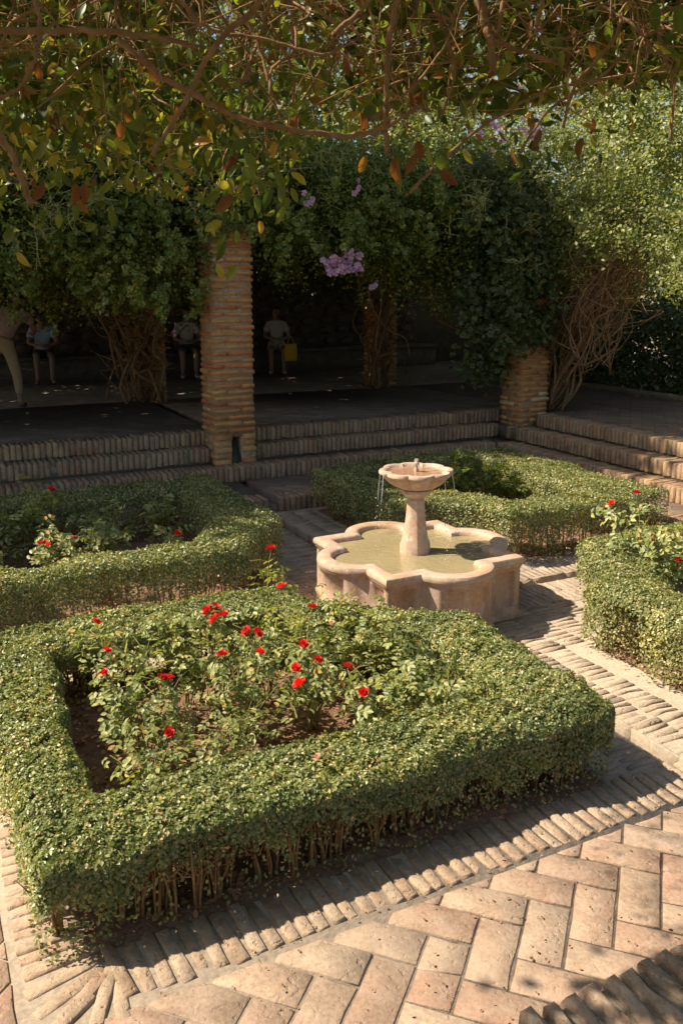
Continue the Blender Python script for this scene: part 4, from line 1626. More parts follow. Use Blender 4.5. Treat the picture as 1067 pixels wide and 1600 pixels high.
def pale_shoots(root, spots, L, yb):
    o0 = np.array(root.location)
    mb = MB()
    for (x, y) in spots:
        p = at_y(x, y, yb + random.uniform(-.2, .2))
        d0 = np.array([random.gauss(-.1, .5), random.gauss(-.3, .3), random.gauss(-.1, .6)])
        e = p + d0 * L
        path = wander(p, e, 3, .02)
        mb.tube([q - o0 for q in path], .0035, 4)
        for k in range(9):
            q = path[random.randint(2, len(path) - 1)]
            e2 = q + rng.normal(0, .07, 3)
            mb.tube([q - o0, (q + e2) / 2 + rng.normal(0, .01, 3) - o0, e2 - o0], .0025, 4)
    tag(mb.build('pale_shoots', M['pale_twig'], root), kind='stuff')


pale_shoots(vine_l, [(random.gauss(280, 70), random.gauss(255, 40)) for k in range(26)] + [(random.gauss(70, 8), random.gauss(350, 25)) for k in range(8)] + [(random.uniform(0, 180), random.uniform(240, 330)) for k in range(16)], .28, 4.1)
pale_shoots(vine_m, [(random.uniform(400, 720), random.gauss(240, 50)) for k in range(44)], .26, 4.1)
pale_shoots(vine_r, [(random.gauss(745, 15), random.gauss(310, 15)) for k in range(8)] + [(random.uniform(760, 1060), random.uniform(220, 430)) for k in range(60)], .22, 3.7)


def feather_sprays(root, spots, L, n_leaf, sz, mat, yb):
    o0 = np.array(root.location)
    P, N = [], []
    for (x, y) in spots:
        p = at_y(x, y, yb + random.uniform(-.25, .25))
        e = p + np.array([random.gauss(0, .12), random.gauss(-.1, .1), -L * random.uniform(.5, 1.2)])
        path = wander(p, e, 4, .03)
        for k in range(n_leaf):
            P.append(path[random.randint(0, len(path) - 1)] + rng.normal(0, .03, 3))
            N.append((-.3, -.6, .6))
    me = leaf_mesh('sprays', np.array(P) - o0, np.array(N), rng.uniform(.7, 1.3, len(P)) * sz, LEAF_PINNATE, mat, .35, droop=.8)
    tag(link('sprays', me, root), kind='stuff')


feather_sprays(vine_l, [(random.uniform(120, 330), random.uniform(290, 450)) for k in range(46)] + [(random.uniform(0, 120), random.uniform(300, 410)) for k in range(16)], .34, 20, .085, M['vine_leaf'], 4.25)
feather_sprays(vine_m, [(random.uniform(390, 740), random.uniform(250, 380)) for k in range(40)] + [(random.gauss(553, 10), random.uniform(320, 380)) for k in range(12)], .32, 16, .09, M['vine_leaf'], 4.25)

# D: the roof of leaves over the terrace
roof = empty('climbing_vine', (2.0, 9.0, 0.6), 'dense vine canopy roofing the dark terrace above the people', 'vine', 'climbing vines of the pergola')
o0 = np.array(roof.location)
n = 8000
C = np.c_[rng.uniform(-9, 7.5, n), rng.uniform(4.9, 12.5, n), rng.uniform(2.9, 3.7, n)]
P = clump_points(C, 10, (.2, .2, .14))
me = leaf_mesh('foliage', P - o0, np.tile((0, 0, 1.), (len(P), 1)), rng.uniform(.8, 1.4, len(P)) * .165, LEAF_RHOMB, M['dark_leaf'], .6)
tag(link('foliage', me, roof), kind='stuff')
n = 900
C = np.c_[rng.uniform(-4, 7.5, n), rng.uniform(4.6, 8.5, n), rng.uniform(3.5, 5.0, n)]
P = clump_points(C, 22, (.16, .16, .14))
me = leaf_mesh('foliage', P - o0, np.tile((-.5, 0, 1.), (len(P), 1)), rng.uniform(.6, 1.4, len(P)) * .06, LEAF_RHOMB, M['bright_leaf'], .6)
tag(link('foliage', me, roof), kind='stuff')


# ------------------------------------------------------------------ trees
def tree(loc, h, crown_z, rx, rz_, n_clump, per, sz, mat, label, tpl=LEAF_RHOMB, name='garden_tree', cone=False, shift=(0, 0)):
    root = empty(name, loc, label, 'tree', 'trees behind the terrace')
    mb = MB()
    mb.tube(wander((0, 0, -.1), (shift[0] + random.gauss(0, .1), shift[1] + random.gauss(0, .1), crown_z), 5, .06), [.16 - .08 * i / 15 for i in range(16)], 8)
    for k in range(9):
        a = random.uniform(0, 6.28)
        z = crown_z * random.uniform(.5, 1.0)
        mb.tube(wander((shift[0] * z / crown_z, shift[1] * z / crown_z, z), (shift[0] + rx * .75 * math.cos(a), shift[1] + rx * .75 * math.sin(a), max(z, crown_z - rz_ * .6) + rz_ * random.uniform(.1, .8)), 4, .12), [.06 - .045 * i / 12 for i in range(13)], 6)
    mb.build('trunk', M['bark'], root, True)
    u = rng.normal(0, 1, (n_clump, 3))
    u /= np.linalg.norm(u, axis=1)[:, None]
    rr = rng.random(n_clump) ** .45
    wob = 1 + .16 * fbm2(u[:, 0] * 2 + u[:, 2], u[:, 1] * 2, int(abs(loc[0]) * 10))
    C = u * (rr * wob)[:, None] * np.array([rx, rx, rz_])
    if cone:
        f_ = rng.random(n_clump)
        a = rng.uniform(0, 6.28, n_clump)
        r2 = rx * (1 - f_ ** 1.5) * np.sqrt(rng.random(n_clump)) + .05
        C = np.c_[r2 * np.cos(a), r2 * np.sin(a), (f_ * 2 - 1) * rz_]
    C += np.array([shift[0], shift[1], crown_z])
    P = clump_points(C, per, (.2, .2, .16))
    N = (P - np.array([0, 0, crown_z])) * .3 + (0, 0, .7)
    me = leaf_mesh('crown', P, N, rng.uniform(.6, 1.4, len(P)) * sz, tpl, mat, .6)
    tag(link('crown', me, root), kind='stuff')
    return root


# tall trees on the left that throw the shade across the back of the court
tree((-8.8, 6.0, 0.0), 9, 6.2, 2.4, 2.6, 900, 17, .205, M['vine_leaf'], 'tall leafy tree beyond the left edge of the terrace')
tree((-5.4, 5.8, 0.0), 9, 6.3, 2.2, 2.3, 900, 17, .205, M['vine_leaf'], 'tall tree whose crown shows between the hanging vines at top left')
tree((0.3, 9.1, 0.0), 9, 7.1, 2.0, 1.7, 900, 17, .205, M['vine_leaf'], 'leaning tree added above the pergola to shade the right steps', shift=(-1.2, -2.7))  # added tree: trunk leans so that the crown shades the right steps
tree((-2.6, 16.5, 0.0), 9, 6.0, 3.2, 4.2, 900, 17, .15, M['bright_leaf'], 'sunlit tree beyond the back wall on the left')
tree((3.0, 17.5, 0.0), 9, 6.6, 3.6, 4.4, 1200, 17, .15, M['bright_leaf'], 'sunlit tree beyond the back wall behind the pillar')
tree((6.2, 18.5, 0.0), 10, 7.2, 3.2, 4.6, 1000, 17, .15, M['bright_leaf'], 'sunlit tree beyond the back wall between two others')
tree((9.0, 15.5, 0.0), 10, 6.2, 3.6, 4.8, 1300, 17, .15, M['bright_leaf'], 'sunlit tree beyond the back wall behind the fountain')
tree((13.5, 10.0, 0.0), 10, 5.6, 3.4, 4.8, 1200, 22, .12, M['bright_leaf'], 'tall sunlit tree behind the dark hedge at right')
tree((10.2, 6.6, 0.4), 6, 2.6, .55, 1.9, 420, 24, .07, M['bright_leaf'], 'narrow yellow green conifer behind the dark hedge', cone=True)
tree((11.2, 4.4, 0.4), 6, 2.5, .9, 1.7, 420, 24, .08, M['vine_leaf'], 'feathery green shrub tree at the right edge behind the dark hedge')
tree((15.0, 3.6, 0.0), 10, 5.6, 3.4, 4.8, 1000, 17, .15, M['vine_leaf'], 'broad tree beyond the right edge of the terrace')

tree((9.6, 3.0, 0.4), 4, 1.7, 1.0, 1.2, 380, 24, .08, M['vine_leaf'], 'rounded green shrub behind the dark hedge at the right edge')
tree((9.8, 8.6, 0.4), 5, 2.2, 1.2, 1.7, 420, 24, .08, M['vine_leaf'], 'loose green shrub behind the vine stems on the right')
tree((12.5, 6.8, 0.0), 6, 2.8, 1.6, 2.6, 520, 24, .10, M['bright_leaf'], 'pale green bushy tree behind the narrow conifer')

# dark hedge along the right of the terrace
hd = empty('boundary_hedge', (8.1, 4.5, 0.59), 'dark unclipped hedge in shade on the right of the terrace', 'hedge')
n = 1150
C = np.c_[rng.uniform(7.5, 8.6, n), rng.uniform(-2.0, 9.5, n), rng.uniform(.65, 2.0, n)]
P = clump_points(C, 30, (.12, .14, .11))
P[:, 2] = np.maximum(P[:, 2], .62)
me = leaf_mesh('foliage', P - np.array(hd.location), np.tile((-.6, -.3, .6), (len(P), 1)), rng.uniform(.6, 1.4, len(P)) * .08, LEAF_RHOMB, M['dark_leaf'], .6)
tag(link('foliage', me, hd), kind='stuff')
for k in range(30):
    mb = MB()
    p = np.array([random.uniform(-.5, .2), random.uniform(-6, 4.8), 0])
    mb.tube(wander(p, p + (random.gauss(0, .15), random.gauss(0, .15), .9), 4, .04), .014, 5)
    mb.build('stem', M['bark'], hd, True)

# ------------------------------------------------------------------ the vine hanging in front, overhead
front = empty('hanging_vine', tuple(at_d(533, -250, 1.7)), 'tangled vine with orange dry leaves hanging across the top of the view', 'vine')
o0 = np.array(front.location)


def to_pix(p):
    v = np.asarray(p) - CAM
    fw_, r_, up_ = v[:2] @ FX, v[:2] @ RX, v[2]
    zc = fw_ * math.cos(PITCH) - up_ * math.sin(PITCH)
    yc = fw_ * math.sin(PITCH) + up_ * math.cos(PITCH)
    return 533.5 + FPX * r_ / zc, 720 - FPX * yc / zc


def fbranch(pts, r_px, d, d2=None, mat='vine_wood'):
    d2 = d2 or d
    n_ = len(pts)
    W = [at_d(x, y, d + (d2 - d) * i / (n_ - 1)) for i, (x, y) in enumerate(pts)]
    W = spline([CAM + (w - CAM) * .86 for w in W], 6)
    d *= .86
    W = [w + rng.normal(0, .0012, 3) for w in W]
    r0 = r_px / 2 / FPX * d
    mb = MB()
    mb.tube([w - o0 for w in W], [r0 * (1.12 - .35 * i / len(W)) * random.uniform(.92, 1.1) for i in range(len(W))], 8)
    mb.build('branch', M[mat], front, True)
    return W


anchors = []
for pts, rp, d, d2 in (
        (((-60, 52), (0, 48), (60, 49), (130, 47), (200, 52), (260, 62), (310, 74)), 10, 1.55, 1.6),
        (((185, 60), (215, 85), (250, 118), (300, 145), (340, 168), (390, 190), (440, 200), (500, 209), (545, 213), (590, 205), (625, 185), (655, 165)), 9, 1.65, 1.75),
        (((430, -60), (400, 10), (350, 55), (318, 100), (298, 145), (270, 190), (237, 242)), 10, 1.5, 1.6),
        (((-20, 190), (0, 212), (18, 240), (32, 275), (50, 318)), 12, 1.4, 1.45),
        (((628, -50), (620, 0), (608, 60), (605, 120), (602, 180), (604, 240)), 10, 1.7, 1.75),
        (((742, -50), (750, 0), (758, 35), (765, 60), (770, 110)), 15, 1.9, 1.9),
        (((800, -40), (785, 15), (773, 58)), 9, 1.85, 1.9),
        (((770, 62), (800, 75), (830, 85), (880, 100)), 8, 1.9, 2.0),
        (((520, 55), (545, 32), (575, 5), (600, -40)), 8, 1.6, 1.6),
        (((850, -40), (845, 10), (838, 35), (838, 55)), 7, 1.7, 1.7),
        (((245, -40), (300, 20), (340, 50), (420, 62), (500, 85), (560, 60)), 6, 1.75, 1.8),
        (((40, -40), (60, 20), (62, 60), (50, 105), (20, 145), (-20, 160)), 7, 1.5, 1.5),
        (((330, -30), (360, 10), (395, 50), (415, 110), (430, 150), (438, 165)), 6, 1.8, 1.8),
        (((432, -30), (415, 30), (400, 75), (385, 110), (375, 130)), 6, 1.85, 1.8),
        (((640, 300), (700, 240), (780, 180), (860, 140), (960, 120), (1080, 110)), 5, 2.0, 2.1),
        (((980, -30), (960, 60), (900, 130), (880, 200)), 6, 1.9, 2.0),
        (((1080, 30), (1000, 60), (940, 120), (860, 170), (800, 260)), 5, 1.9, 2.0),
        (((560, 190), (590, 180), (650, 130), (700, 60), (720, -30)), 5, 1.9, 1.9),
        (((1040, -30), (1030, 60), (1050, 130), (1048, 220)), 5, 2.1, 2.1),
        (((655, -40), (690, 40), (710, 110), (690, 180)), 5, 2.0, 2.0)):
    anchors += fbranch(pts, rp, d, d2)

# lower edge of the hanging mass over the picture, per column
LX = [-80, 0, 60, 130, 200, 280, 350, 400, 450, 520, 600, 660, 700, 770, 840, 900, 1000, 1150]
LY = [340, 330, 300, 270, 300, 310, 330, 310, 260, 200, 230, 200, 190, 230, 200, 180, 160, 150]
# thin dead twigs
tw = MB()
for k in range(800):
    px = random.uniform(-80, 1150)
    lim = interp(px, LX, LY)
    if px > 560:
        py = random.uniform(-160, lim + 20)
    else:
        py = random.uniform(-160, lim - 10) if random.random() < .5 else random.uniform(-160, 110)
    d = random.uniform(1.4, 2.6)
    a = at_d(px, py, d)
    L = random.uniform(.12, .40)
    if py > 120:
        L *= .45
    ang = random.gauss(-.6, .9) + (math.pi if random.random() < .5 else 0)
    b = a + np.array([RX[0] * math.cos(ang) * L, RX[1] * math.cos(ang) * L, math.sin(ang) * L]) + rng.normal(0, .06, 3)
    ex, ey = to_pix(b)
    if ey > interp(ex, LX, LY) - 10:
        continue
    tw.tube([q - o0 for q in wander(a, b, 3, .018)], random.uniform(.0006, .0014), 4)
tag(tw.build('twigs', M['twig'], front), kind='stuff')
tw = MB()
for k in range(260):
    px = random.uniform(-80, 1150)
    d = random.uniform(1.5, 2.4)
    a = at_d(px, random.uniform(-160, 60), d)
    b = a + np.array([random.gauss(0, .12), random.gauss(0, .12), -random.uniform(.06, .24)])
    ex, ey = to_pix(b)
    if ey > interp(ex, LX, LY) - 10:
        continue
    tw.tube([q - o0 for q in wander(a, b, 3, .02)], random.uniform(.001, .003), 5)
tag(tw.build('twigs', M['vine_wood'], front), kind='stuff')

# mass of leaves behind the twigs
N_F = 8000
px = rng.uniform(-120, 1180, N_F)
lim = interp(px, LX, LY)
u = rng.random(N_F)
py = -170 + (lim + 170) * u ** .8
keep = rng.random(N_F) < np.where(px < 560, 1.0, .72)
keep &= ~((px > 255) & (px < 400) & (py < 75) & (rng.random(N_F) < .88))
keep &= ~((px > 300) & (px < 560) & (py > 40) & (py < 200) & (rng.random(N_F) < .65))
keep &= ~((px > 560) & (py > 120) & (rng.random(N_F) < .45))
px, py = px[keep], py[keep]
d = rng.uniform(1.6, 3.6, len(px))
P = np.array([at_d(a, b, c) for a, b, c in zip(px, py, d)])
dry = rng.random(len(P)) < np.where(px < 560, .10, .22)
for nm, sel, mat, sz in (('foliage', ~dry, M['front_leaf'], .036), ('dry_foliage', dry, M['dry_leaf'], .03)):
    me = leaf_mesh(nm, P[sel] - o0, np.tile((-.5, -.3, .5), (sel.sum(), 1)), rng.uniform(.55, 1.25, sel.sum()) * sz, LEAF_BIG, mat, .7, droop=1.6)
    tag(link(nm, me, front), kind='stuff')


N_B = 9000
px = rng.uniform(-160, 1230, N_B)
py = -190 + (interp(px, LX, LY) * .8 + 190) * rng.random(N_B) ** 1.5
keep = ~((px > 262) & (px < 380) & (py < 72) & (rng.random(N_B) < .93))
keep &= ~((px > 330) & (px < 560) & (py > 50) & (rng.random(N_B) < .6))
px, py = px[keep], py[keep]
P = np.array([at_d(a, b, c) for a, b, c in zip(px, py, rng.uniform(1.9, 2.6, len(px)))])
me = leaf_mesh('foliage', P - o0, np.tile((-.4, -.3, .6), (len(P), 1)), rng.uniform(.6, 1.3, len(P)) * .058, LEAF_BIG, M['front_leaf'], .7, droop=1.2)
tag(link('foliage', me, front), kind='stuff')


# single leaves that can be told apart
def big_leaf_mesh(seed, mat, curl):
    r_ = random.Random(seed)
    n_ = 7
    vs, fs = [], []
    for i in range(n_):
        f_ = i / (n_ - 1)
        w = .235 * math.sin(math.pi * min(1, f_ * .93 + .05)) ** .8 * (1 if i else .1) * (0.02 if i == n_ - 1 else 1)
        zc = -curl * f_ * f_
        for u in (-1, -.5, 0, .5, 1):
            vs.append((f_ - .0, u * w * (1 + r_.gauss(0, .05)), zc + .16 * abs(u) * w * 2 * (1 + curl) + r_.gauss(0, .012)))
    for i in range(n_ - 1):
        for j in range(4):
            a = i * 5 + j
            fs.append((a, a + 5, a + 6, a + 1))
    mb = MB()
    mb.add(vs, fs)
    mb.tube([(-.28, 0, .06), (-.12, 0, .03), (0, 0, 0)], [.012, .012, .015], 4)
    return mb.mesh('leaf', mat, True)


GREENS = [big_leaf_mesh(k, M['front_leaf'], .12 + .08 * k) for k in range(4)]
DRIES = [big_leaf_mesh(20 + k, M['dry_leaf'], .3 + .15 * k) for k in range(3)]


def leaf_at(px, py, d, size, meshes, ang=None):
    p = at_d(px, py, d)
    # the leaf hangs: its length points down with some swing, its face to anywhere
    ang = random.gauss(0, .7) if ang is None else ang
    ln = np.array([RX[0] * math.sin(ang), RX[1] * math.sin(ang), -math.cos(ang)]) + rng.normal(0, .25, 3)
    x = Vector(ln).normalized()
    nrm = Vector(-ray(px, py)) + Vector(rng.normal(0, .55, 3))
    z = (nrm - x * nrm.dot(x)).normalized()
    y = z.cross(x)
    m = Matrix((x, y, z)).transposed().to_4x4()
    o = link('leaf', random.choice(meshes), front, Vector(p - o0), m.to_euler())
    s_ = size / FPX * d
    o.scale = (s_, s_ * random.uniform(.8, 1.15), s_)


placed = 0
# the drooping sprig left of the centre, and other clusters: centre, spread, count, leaf length in the view
for (cx_, cy_, sx_, sy_, n_, sz_, dryp) in ((410, 250, 38, 28, 26, 44, .1), (355, 345, 16, 34, 13, 44, .15), (430, 300, 26, 16, 10, 40, .05), (250, 150, 70, 50, 26, 40, .35), (150, 110, 80, 60, 24, 40, .3),
                                            (60, 190, 60, 70, 22, 42, .35), (120, 270, 50, 45, 20, 40, .2), (30, 330, 25, 45, 8, 40, .1), (210, 250, 50, 50, 20, 40, .25), (640, 235, 60, 22, 14, 46, .55),
                                            (700, 150, 90, 60, 18, 40, .5), (800, 250, 30, 22, 9, 42, .25), (880, 200, 50, 22, 10, 42, .3), (480, 180, 45, 40, 10, 40, .6), (960, 90, 70, 60, 16, 40, .4), (560, 110, 60, 60, 14, 40, .5), (500, 60, 40, 40, 8, 36, .5)):
    for k in range(n_):
        isd = random.random() < dryp * .6
        leaf_at(random.gauss(cx_, sx_), random.gauss(cy_, sy_), random.uniform(1.5, 1.95), sz_ * random.uniform(.38, .8), DRIES if isd else GREENS)
        placed += 1
for (x, y, s_, dr) in ((617, 245, 52, 1), (650, 240, 46, 1), (563, 175, 46, 1), (800, 228, 40, 1), (910, 215, 36, 1), (680, 245, 44, 0), (815, 268, 40, 0), (1020, 0, 60, 0), (1062, 5, 60, 0), (118, 285, 46, 1), (131, 570 / 2, 40, 1), (364, 305, 50, 1), (350, 378, 42, 0), (465, 180, 42, 1), (190, 190, 34, 1)):
    leaf_at(x, y, 1.5, s_ * .78, DRIES if dr else GREENS, random.gauss(0, .25))

# the roof of leaves above the viewer that keeps the hanging vine in shade
n = 900
C = np.c_[rng.uniform(-8.0, -0.6, n), rng.uniform(-7.0, -3.3, n), rng.uniform(3.15, 3.7, n)]
P = clump_points(C, 10, (.16, .16, .08))
me = leaf_mesh('foliage', P - o0, np.tile((0, 0, 1.), (len(P), 1)), rng.uniform(.8, 1.3, len(P)) * .12, LEAF_RHOMB, M['front_leaf'], .6)
tag(link('foliage', me, front), kind='stuff')


n = 900
C = np.c_[rng.uniform(-8.5, -3.5, n), rng.uniform(-3.7, -2.12, n), rng.uniform(3.2, 3.6, n)]  # unseen leaves added left of the view to shade the bottom right paving
P = clump_points(C, 10, (.12, .10, .08))
me = leaf_mesh('foliage', P - o0, np.tile((0, 0, 1.), (len(P), 1)), rng.uniform(.7, 1.2, len(P)) * .10, LEAF_RHOMB, M['front_leaf'], .6)
tag(link('foliage', me, front), kind='stuff')

# ------------------------------------------------------------------ people
def head_shapes(c, f, up):
    """skull, jaw, nose and ears as closed shapes"""
    f = f - up * (f @ up) * .5
    f = f / np.linalg.norm(f)
    sd_ = np.cross(f, up)
    sd_ = sd_ / np.linalg.norm(sd_)
    up2 = np.cross(sd_, f)
    out = []
    for (oc, r3) in (((0, -.005, .025), (.073, .092, .098)), ((0, .030, -.060), (.050, .055, .058)), ((0, .096, -.015), (.013, .020, .022)), ((.076, -.01, -.005), (.012, .022, .032)), ((-.076, -.01, -.005), (.012, .022, .032)), ((0, .080, -.055), (.022, .012, .008))):
        nu, nv = 14, 10
        vs, fs = [], []
        for i in range(nv + 1):
            for j in range(nu):
                a, b = math.pi * i / nv, 2 * math.pi * j / nu
                q = np.array([r3[0] * math.sin(a) * math.cos(b) + oc[0], r3[1] * math.sin(a) * math.sin(b) + oc[1], r3[2] * math.cos(a) + oc[2]])
                vs.append(c + sd_ * q[0] + f * q[1] + up2 * q[2])
        for i in range(nv):
            for j in range(nu):
                fs.append((i * nu + j, (i + 1) * nu + j, (i + 1) * nu + (j + 1) % nu, i * nu + (j + 1) % nu))
        out.append((vs, fs))
    return out, sd_, f, up2


def skin_mesh(name, nodes, edges, mat, parent, sub=2, head=None):
    me = bpy.data.meshes.new(name)
    me.from_pydata([n_[0] for n_ in nodes], edges, [])
    o = link(name, me)
    md = o.modifiers.new("skin", 'SKIN')
    md.use_smooth_shade = True
    if not me.skin_vertices:
        bm = bmesh.new()
        bm.from_mesh(me)
        bm.verts.layers.skin.verify()
        bm.to_mesh(me)
        bm.free()
    for i, n_ in enumerate(nodes):
        r_ = n_[1]
        me.skin_vertices[0].data[i].radius = (r_, r_) if not hasattr(r_, '__len__') else r_
        me.skin_vertices[0].data[i].use_root = (i == 0)
    sb = o.modifiers.new("sub", 'SUBSURF')
    sb.levels = sb.render_levels = sub
    dg = bpy.context.evaluated_depsgraph_get()
    dg.update()
    m2 = bpy.data.meshes.new_from_object(o.evaluated_get(dg))
    bpy.data.objects.remove(o, do_unlink=True)
    if head is not None:
        shapes, *_ = head_shapes(*head)
        mb_ = MB()
        mb_.add([tuple(q.co) for q in m2.vertices], [tuple(p.vertices) for p in m2.polygons])
        for vs, fs in shapes:
            mb_.add(vs, fs)
        o = mb_.build(name, mat)
        rm = o.modifiers.new("weld", 'REMESH')
        rm.mode = 'VOXEL'
        rm.voxel_size = .015
        sm = o.modifiers.new("smooth", 'SMOOTH')
        sm.factor = .5
        sm.iterations = 2
        dg = bpy.context.evaluated_depsgraph_get()
        dg.update()
        m2 = bpy.data.meshes.new_from_object(o.evaluated_get(dg))
        bpy.data.objects.remove(o, do_unlink=True)
    m2.materials.clear()
    m2.materials.append(mat)
    for p in m2.polygons:
        p.use_smooth = True
    return link(name, m2, parent)


def person(loc, rz, label, J, top, bottom, bare_legs, hair_long=False, shoe=None, scale=1.0):
    """J: joints in local metres, facing -Y"""
    root = empty('person', loc, label, 'person', 'people on the shaded terrace')
    root.rotation_euler = (0, 0, rz)
    root.scale = (scale,) * 3
    v = {k: np.array(p, float) for k, p in J.items()}
    nodes, edges, ix = [], [], {}

    def nd(key, p, r_):
        ix[key] = len(nodes)
        nodes.append((tuple(p), r_))

    def ed(a, b):
        edges.append((ix[a], ix[b]))
    nd('pelvis', v['pelvis'], .125)
    nd('waist', (v['pelvis'] + v['chest']) / 2, .11)
    nd('chest', v['chest'] - (0, 0, .03), .125)
    nd('neckb', v['neck'], .06)
    up = (v['head'] - v['neck']) / np.linalg.norm(v['head'] - v['neck'])
    nd('neck', v['head'] - up * .05, .05)
    for a, b in (('pelvis', 'waist'), ('waist', 'chest'), ('chest', 'neckb'), ('neckb', 'neck')):
        ed(a, b)
    f = v['face'] / np.linalg.norm(v['face'])
    for s_ in 'LR':
        nd('sh' + s_, v['sh' + s_], .058)
        nd('el' + s_, v['el' + s_], .042)
        nd('wr' + s_, v['wr' + s_], .028)
        hand = v['ha' + s_]
        nd('ha' + s_, hand, .030)
        ed('chest', 'sh' + s_)
        ed('sh' + s_, 'el' + s_)
        ed('el' + s_, 'wr' + s_)
        ed('wr' + s_, 'ha' + s_)
        hd_ = hand - v['wr' + s_]
        hd_ = hd_ / (np.linalg.norm(hd_) + 1e-6)
        side = np.cross(hd_, (0, 0, 1))
        if np.linalg.norm(side) < .3:
            side = np.array([1., 0, 0])
        side = side / np.linalg.norm(side)
        for q, (o_, l_) in enumerate(((-.03, .055), (-.01, .07), (.01, .068), (.03, .05))):
            nd('f%d%s' % (q, s_), hand + side * o_ + hd_ * l_ * .6, .010)
            nd('g%d%s' % (q, s_), hand + side * o_ * 1.1 + hd_ * l_ + np.array([0, 0, -.02]), .008)
            ed('ha' + s_, 'f%d%s' % (q, s_))
            ed('f%d%s' % (q, s_), 'g%d%s' % (q, s_))
        nd('th' + s_, (hand + v['wr' + s_]) / 2 + side * .045, .011)
        ed('wr' + s_, 'th' + s_)
        nd('hip' + s_, v['hip' + s_], .085)
        nd('kn' + s_, v['kn' + s_], .060)
        nd('an' + s_, v['an' + s_], .040)
        nd('to' + s_, v['to' + s_], .035)
        ed('pelvis', 'hip' + s_)
        ed('hip' + s_, 'kn' + s_)
        ed('kn' + s_, 'an' + s_)
        ed('an' + s_, 'to' + s_)
    body = skin_mesh('body', nodes, edges, M['skin'], root, head=(v['head'], f, up))
    # shirt
    n2, e2 = [], []
    n2.append((tuple(v['pelvis'] + (v['chest'] - v['pelvis']) * .12), .142))
    n2.append((tuple((v['pelvis'] + v['chest']) / 2), .135))
    n2.append((tuple(v['chest'] - (0, 0, .03)), .145))
    n2.append((tuple(v['neck'] + (v['chest'] - v['neck']) * .10), .075))
    e2 += [(0, 1), (1, 2), (2, 3)]
    for s_ in 'LR':
        i = len(n2)
        n2.append((tuple(v['sh' + s_]), .078))
        n2.append((tuple(v['sh' + s_] + (v['el' + s_] - v['sh' + s_]) * .65), .072))
        e2 += [(2, i), (i, i + 1)]
    skin_mesh('shirt', n2, e2, top, root)
    # trousers or shorts
    n3, e3 = [], []
    n3.append((tuple(v['pelvis']), .142))
    n3.append((tuple(v['pelvis'] + (v['chest'] - v['pelvis']) * .25), .132))
    e3.append((0, 1))
    for s_ in 'LR':
        i = len(n3)
        n3.append((tuple(v['hip' + s_]), .102))
        e3.append((0, i))
        if bare_legs:
            n3.append((tuple(v['hip' + s_] + (v['kn' + s_] - v['hip' + s_]) * .7), .088))
            e3.append((i, i + 1))
        else:
            n3.append((tuple(v['kn' + s_]), .076))
            n3.append((tuple(v['an' + s_] + (v['kn' + s_] - v['an' + s_]) * .25), .056))
            e3 += [(i, i + 1), (i + 1, i + 2)]
    skin_mesh('shorts' if bare_legs else 'trousers', n3, e3, bottom, root)
    # hair: a cap over the skull, open at the face
    _, sd_, ff, uu = head_shapes(v['head'], f, up)
    vs, fs = [], []
    nu, nv = 20, 14
    for i in range(nv + 1):
        for j in range(nu):
            a, b = math.pi * i / nv, 2 * math.pi * j / nu
            w = 1 + .05 * math.sin(5 * b + i)
            q = np.array([.084 * w * math.sin(a) * math.cos(b), .102 * w * math.sin(a) * math.sin(b) - .008, .108 * math.cos(a) + .028])
            if hair_long and q[1] < 0 and q[2] < -.02:
                q[2] *= 2.4
            vs.append(v['head'] + sd_ * q[0] + ff * q[1] + uu * q[2])
    for i in range(nv):
        for j in range(nu):
            a, b = math.pi * (i + .5) / nv, 2 * math.pi * (j + .5) / nu
            fy, fz = math.sin(a) * math.sin(b), math.cos(a)
            if fy > .10 and fz < .50 or fz < -.45 and not hair_long or fz < -.9:
                continue
            fs.append((i * nu + j, (i + 1) * nu + j, (i + 1) * nu + (j + 1) % nu, i * nu + (j + 1) % nu))
    hb = MB()
    hb.add(vs, fs)
    hb.build('hair', M['hair'], root, True)
    for s_ in 'LR':
        skin_mesh('shoe', [(tuple(v['an' + s_] + (0, 0, -.03)), .048), (tuple((v['an' + s_] + v['to' + s_]) / 2 + (0, 0, -.02)), .046), (tuple(v['to' + s_]), .040)], [(0, 1), (1, 2)], shoe or M['dark_cloth'], root, 1)
    return root


def seated(lean=0.0, arms='lap', face=(0, -1, 0), headdown=0.0):
    J = dict(pelvis=(0, 0, .56), chest=(0, -.02 - lean * .3, .94), neck=(0, -.02 - lean * .42, 1.08), head=(0, -.05 - lean * .55 - headdown * .08, 1.22 - headdown * .06),
             shL=(.165, -.02 - lean * .34, .975), shR=(-.165, -.02 - lean * .34, .975), hipL=(.10, -.05, .54), hipR=(-.10, -.05, .54), knL=(.13, -.48, .50), knR=(-.13, -.48, .50),
             anL=(.12, -.46, .10), anR=(-.13, -.46, .10), toL=(.14, -.60, .045), toR=(-.15, -.60, .045), face=face)
    J['elL'], J['elR'] = (.25, -.12 - lean * .3, .74), (-.25, -.12 - lean * .3, .74)
    J['wrL'], J['wrR'] = (.12, -.34, .70), (-.10, -.34, .70)
    J['haL'], J['haR'] = (.05, -.40, .69), (-.04, -.40, .69)
    return J


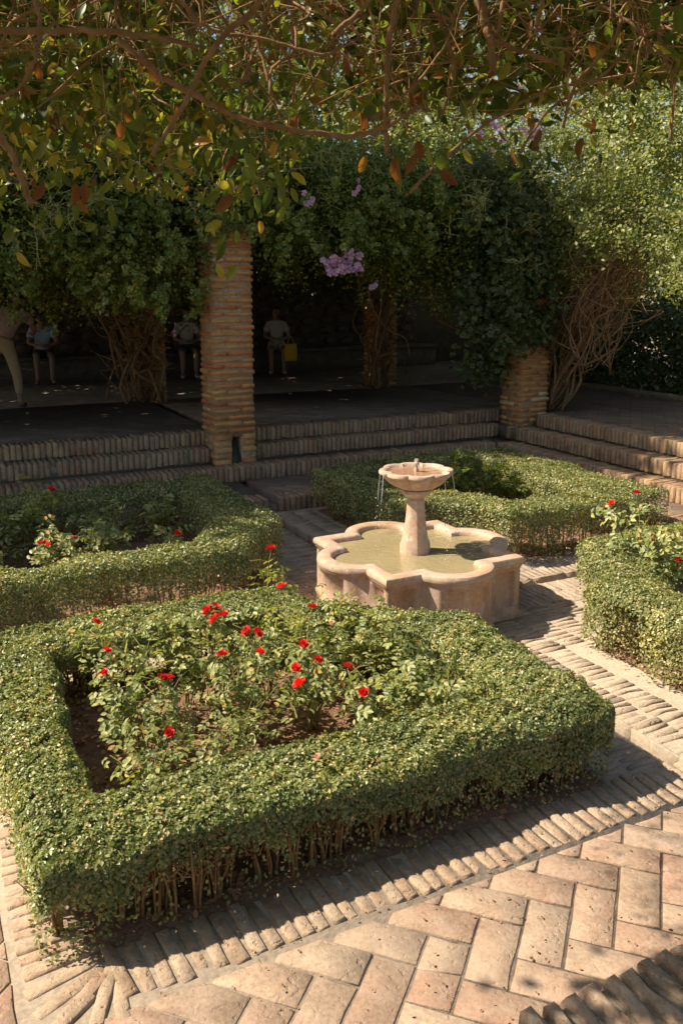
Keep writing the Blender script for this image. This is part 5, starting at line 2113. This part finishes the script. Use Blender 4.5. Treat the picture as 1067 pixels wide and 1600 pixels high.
# the seated woman with the yellow bag
face_to = lambda x, y: math.atan2(CAM[0] - x, -(CAM[1] - y))
p4 = at_z(433, 583, .6)
ctr = np.array([3.62, 11.42])
person((ctr[0], ctr[1], .594), -.35, 'seated person in a white T-shirt with a yellow bag at the side', seated(0.05, face=(-.75, -.65, 0)), M['white_cloth'], M['white_cloth'], True, True, M['tan_cloth'], 1.0)
bag = empty('shoulder_bag', (ctr[0] + .06, ctr[1] - .60, .594 + .44), 'bright yellow cloth bag hanging beside the seated person', 'bag')
rows = []
for (w, d_, z) in ((.13, .035, -.20), (.145, .05, -.17), (.15, .05, 0), (.14, .03, .18), (.138, .02, .20)):
    rows.append([(w * math.copysign(abs(math.cos(a)) ** .4, math.cos(a)), d_ * math.copysign(abs(math.sin(a)) ** .6, math.sin(a)), z) for a in [2 * math.pi * k / 20 for k in range(20)]])
mb = loft(rows)
mb.f.append(list(range(20))[::-1])
mb.mi.append(0)
mb.build('pouch', M['yellow'], bag, True)
for s_ in (-1, 1):
    mb = MB()
    mb.tube(spline([(-.08, s_ * .02, .18), (-.05, s_ * .02, .30), (.0, s_ * .015, .36), (.05, s_ * .02, .30), (.08, s_ * .02, .18)], 4), .008, 6)
    mb.build('handle', M['yellow'], bag, True)
bag.rotation_euler = (0, 0, -.3)
bag.scale = (.85, .85, .85)
# the seated person behind the vine trunk
person((1.72, 11.42, .594), -.2, 'seated person in a pale top partly hidden between vine trunk and pillar', seated(0.1, face=(-.4, -.8, 0)), M['white_cloth'], M['dark_cloth'], True, True, M['white_cloth'], 1.0)
# the seated person with the head bent
person((-0.98, 11.42, .594), -.1, 'seated person in a pale blue shirt with head bent down', seated(0.55, face=(0, -.6, -.8), headdown=1.0), M['blue_cloth'], M['dark_cloth'], True, False, M['dark_cloth'], 1.0)
# the standing person leaning in at the left edge
J = dict(pelvis=(0, 0, .93), chest=(-.12, -.10, 1.28), neck=(-.18, -.17, 1.44), head=(-.22, -.24, 1.56), face=(-.3, -.9, -.3),
         shL=(.06, -.10, 1.36), shR=(-.34, -.12, 1.36), elL=(.10, -.26, 1.10), elR=(-.42, -.26, 1.10), wrL=(.02, -.44, 1.02), wrR=(-.34, -.46, 1.04), haL=(-.02, -.52, 1.02), haR=(-.30, -.54, 1.04),
         hipL=(.10, 0, .88), hipR=(-.10, 0, .88), knL=(.17, -.03, .48), knR=(-.18, -.04, .48), anL=(.22, .03, .09), anR=(-.22, .02, .09), toL=(.25, -.12, .04), toR=(-.26, -.12, .04))
person((-2.0, 8.05, .594), math.radians(160), 'standing person in khaki trousers seen from behind at the left edge', J, M['pinkish'], M['khaki'], False, False, M['dark_cloth'], 1.0)

# ------------------------------------------------------------------ small debris on the paving
n = 260
x = rng.uniform(-3.3, 0.5, n)
y = rng.uniform(-3.4, -2.6, n)
me = leaf_mesh('leaf_litter', np.c_[x, y, .006 + .004 * rng.random(n)], np.tile((0, 0, 1.), (n, 1)), rng.uniform(.006, .018, n), LEAF_OVAL, M['litter'], .25)
tag(link('leaf_litter', me), 'tiny leaf scraps scattered on the brick paving', 'leaves', kind='stuff')
bpy.context.view_layer.update()
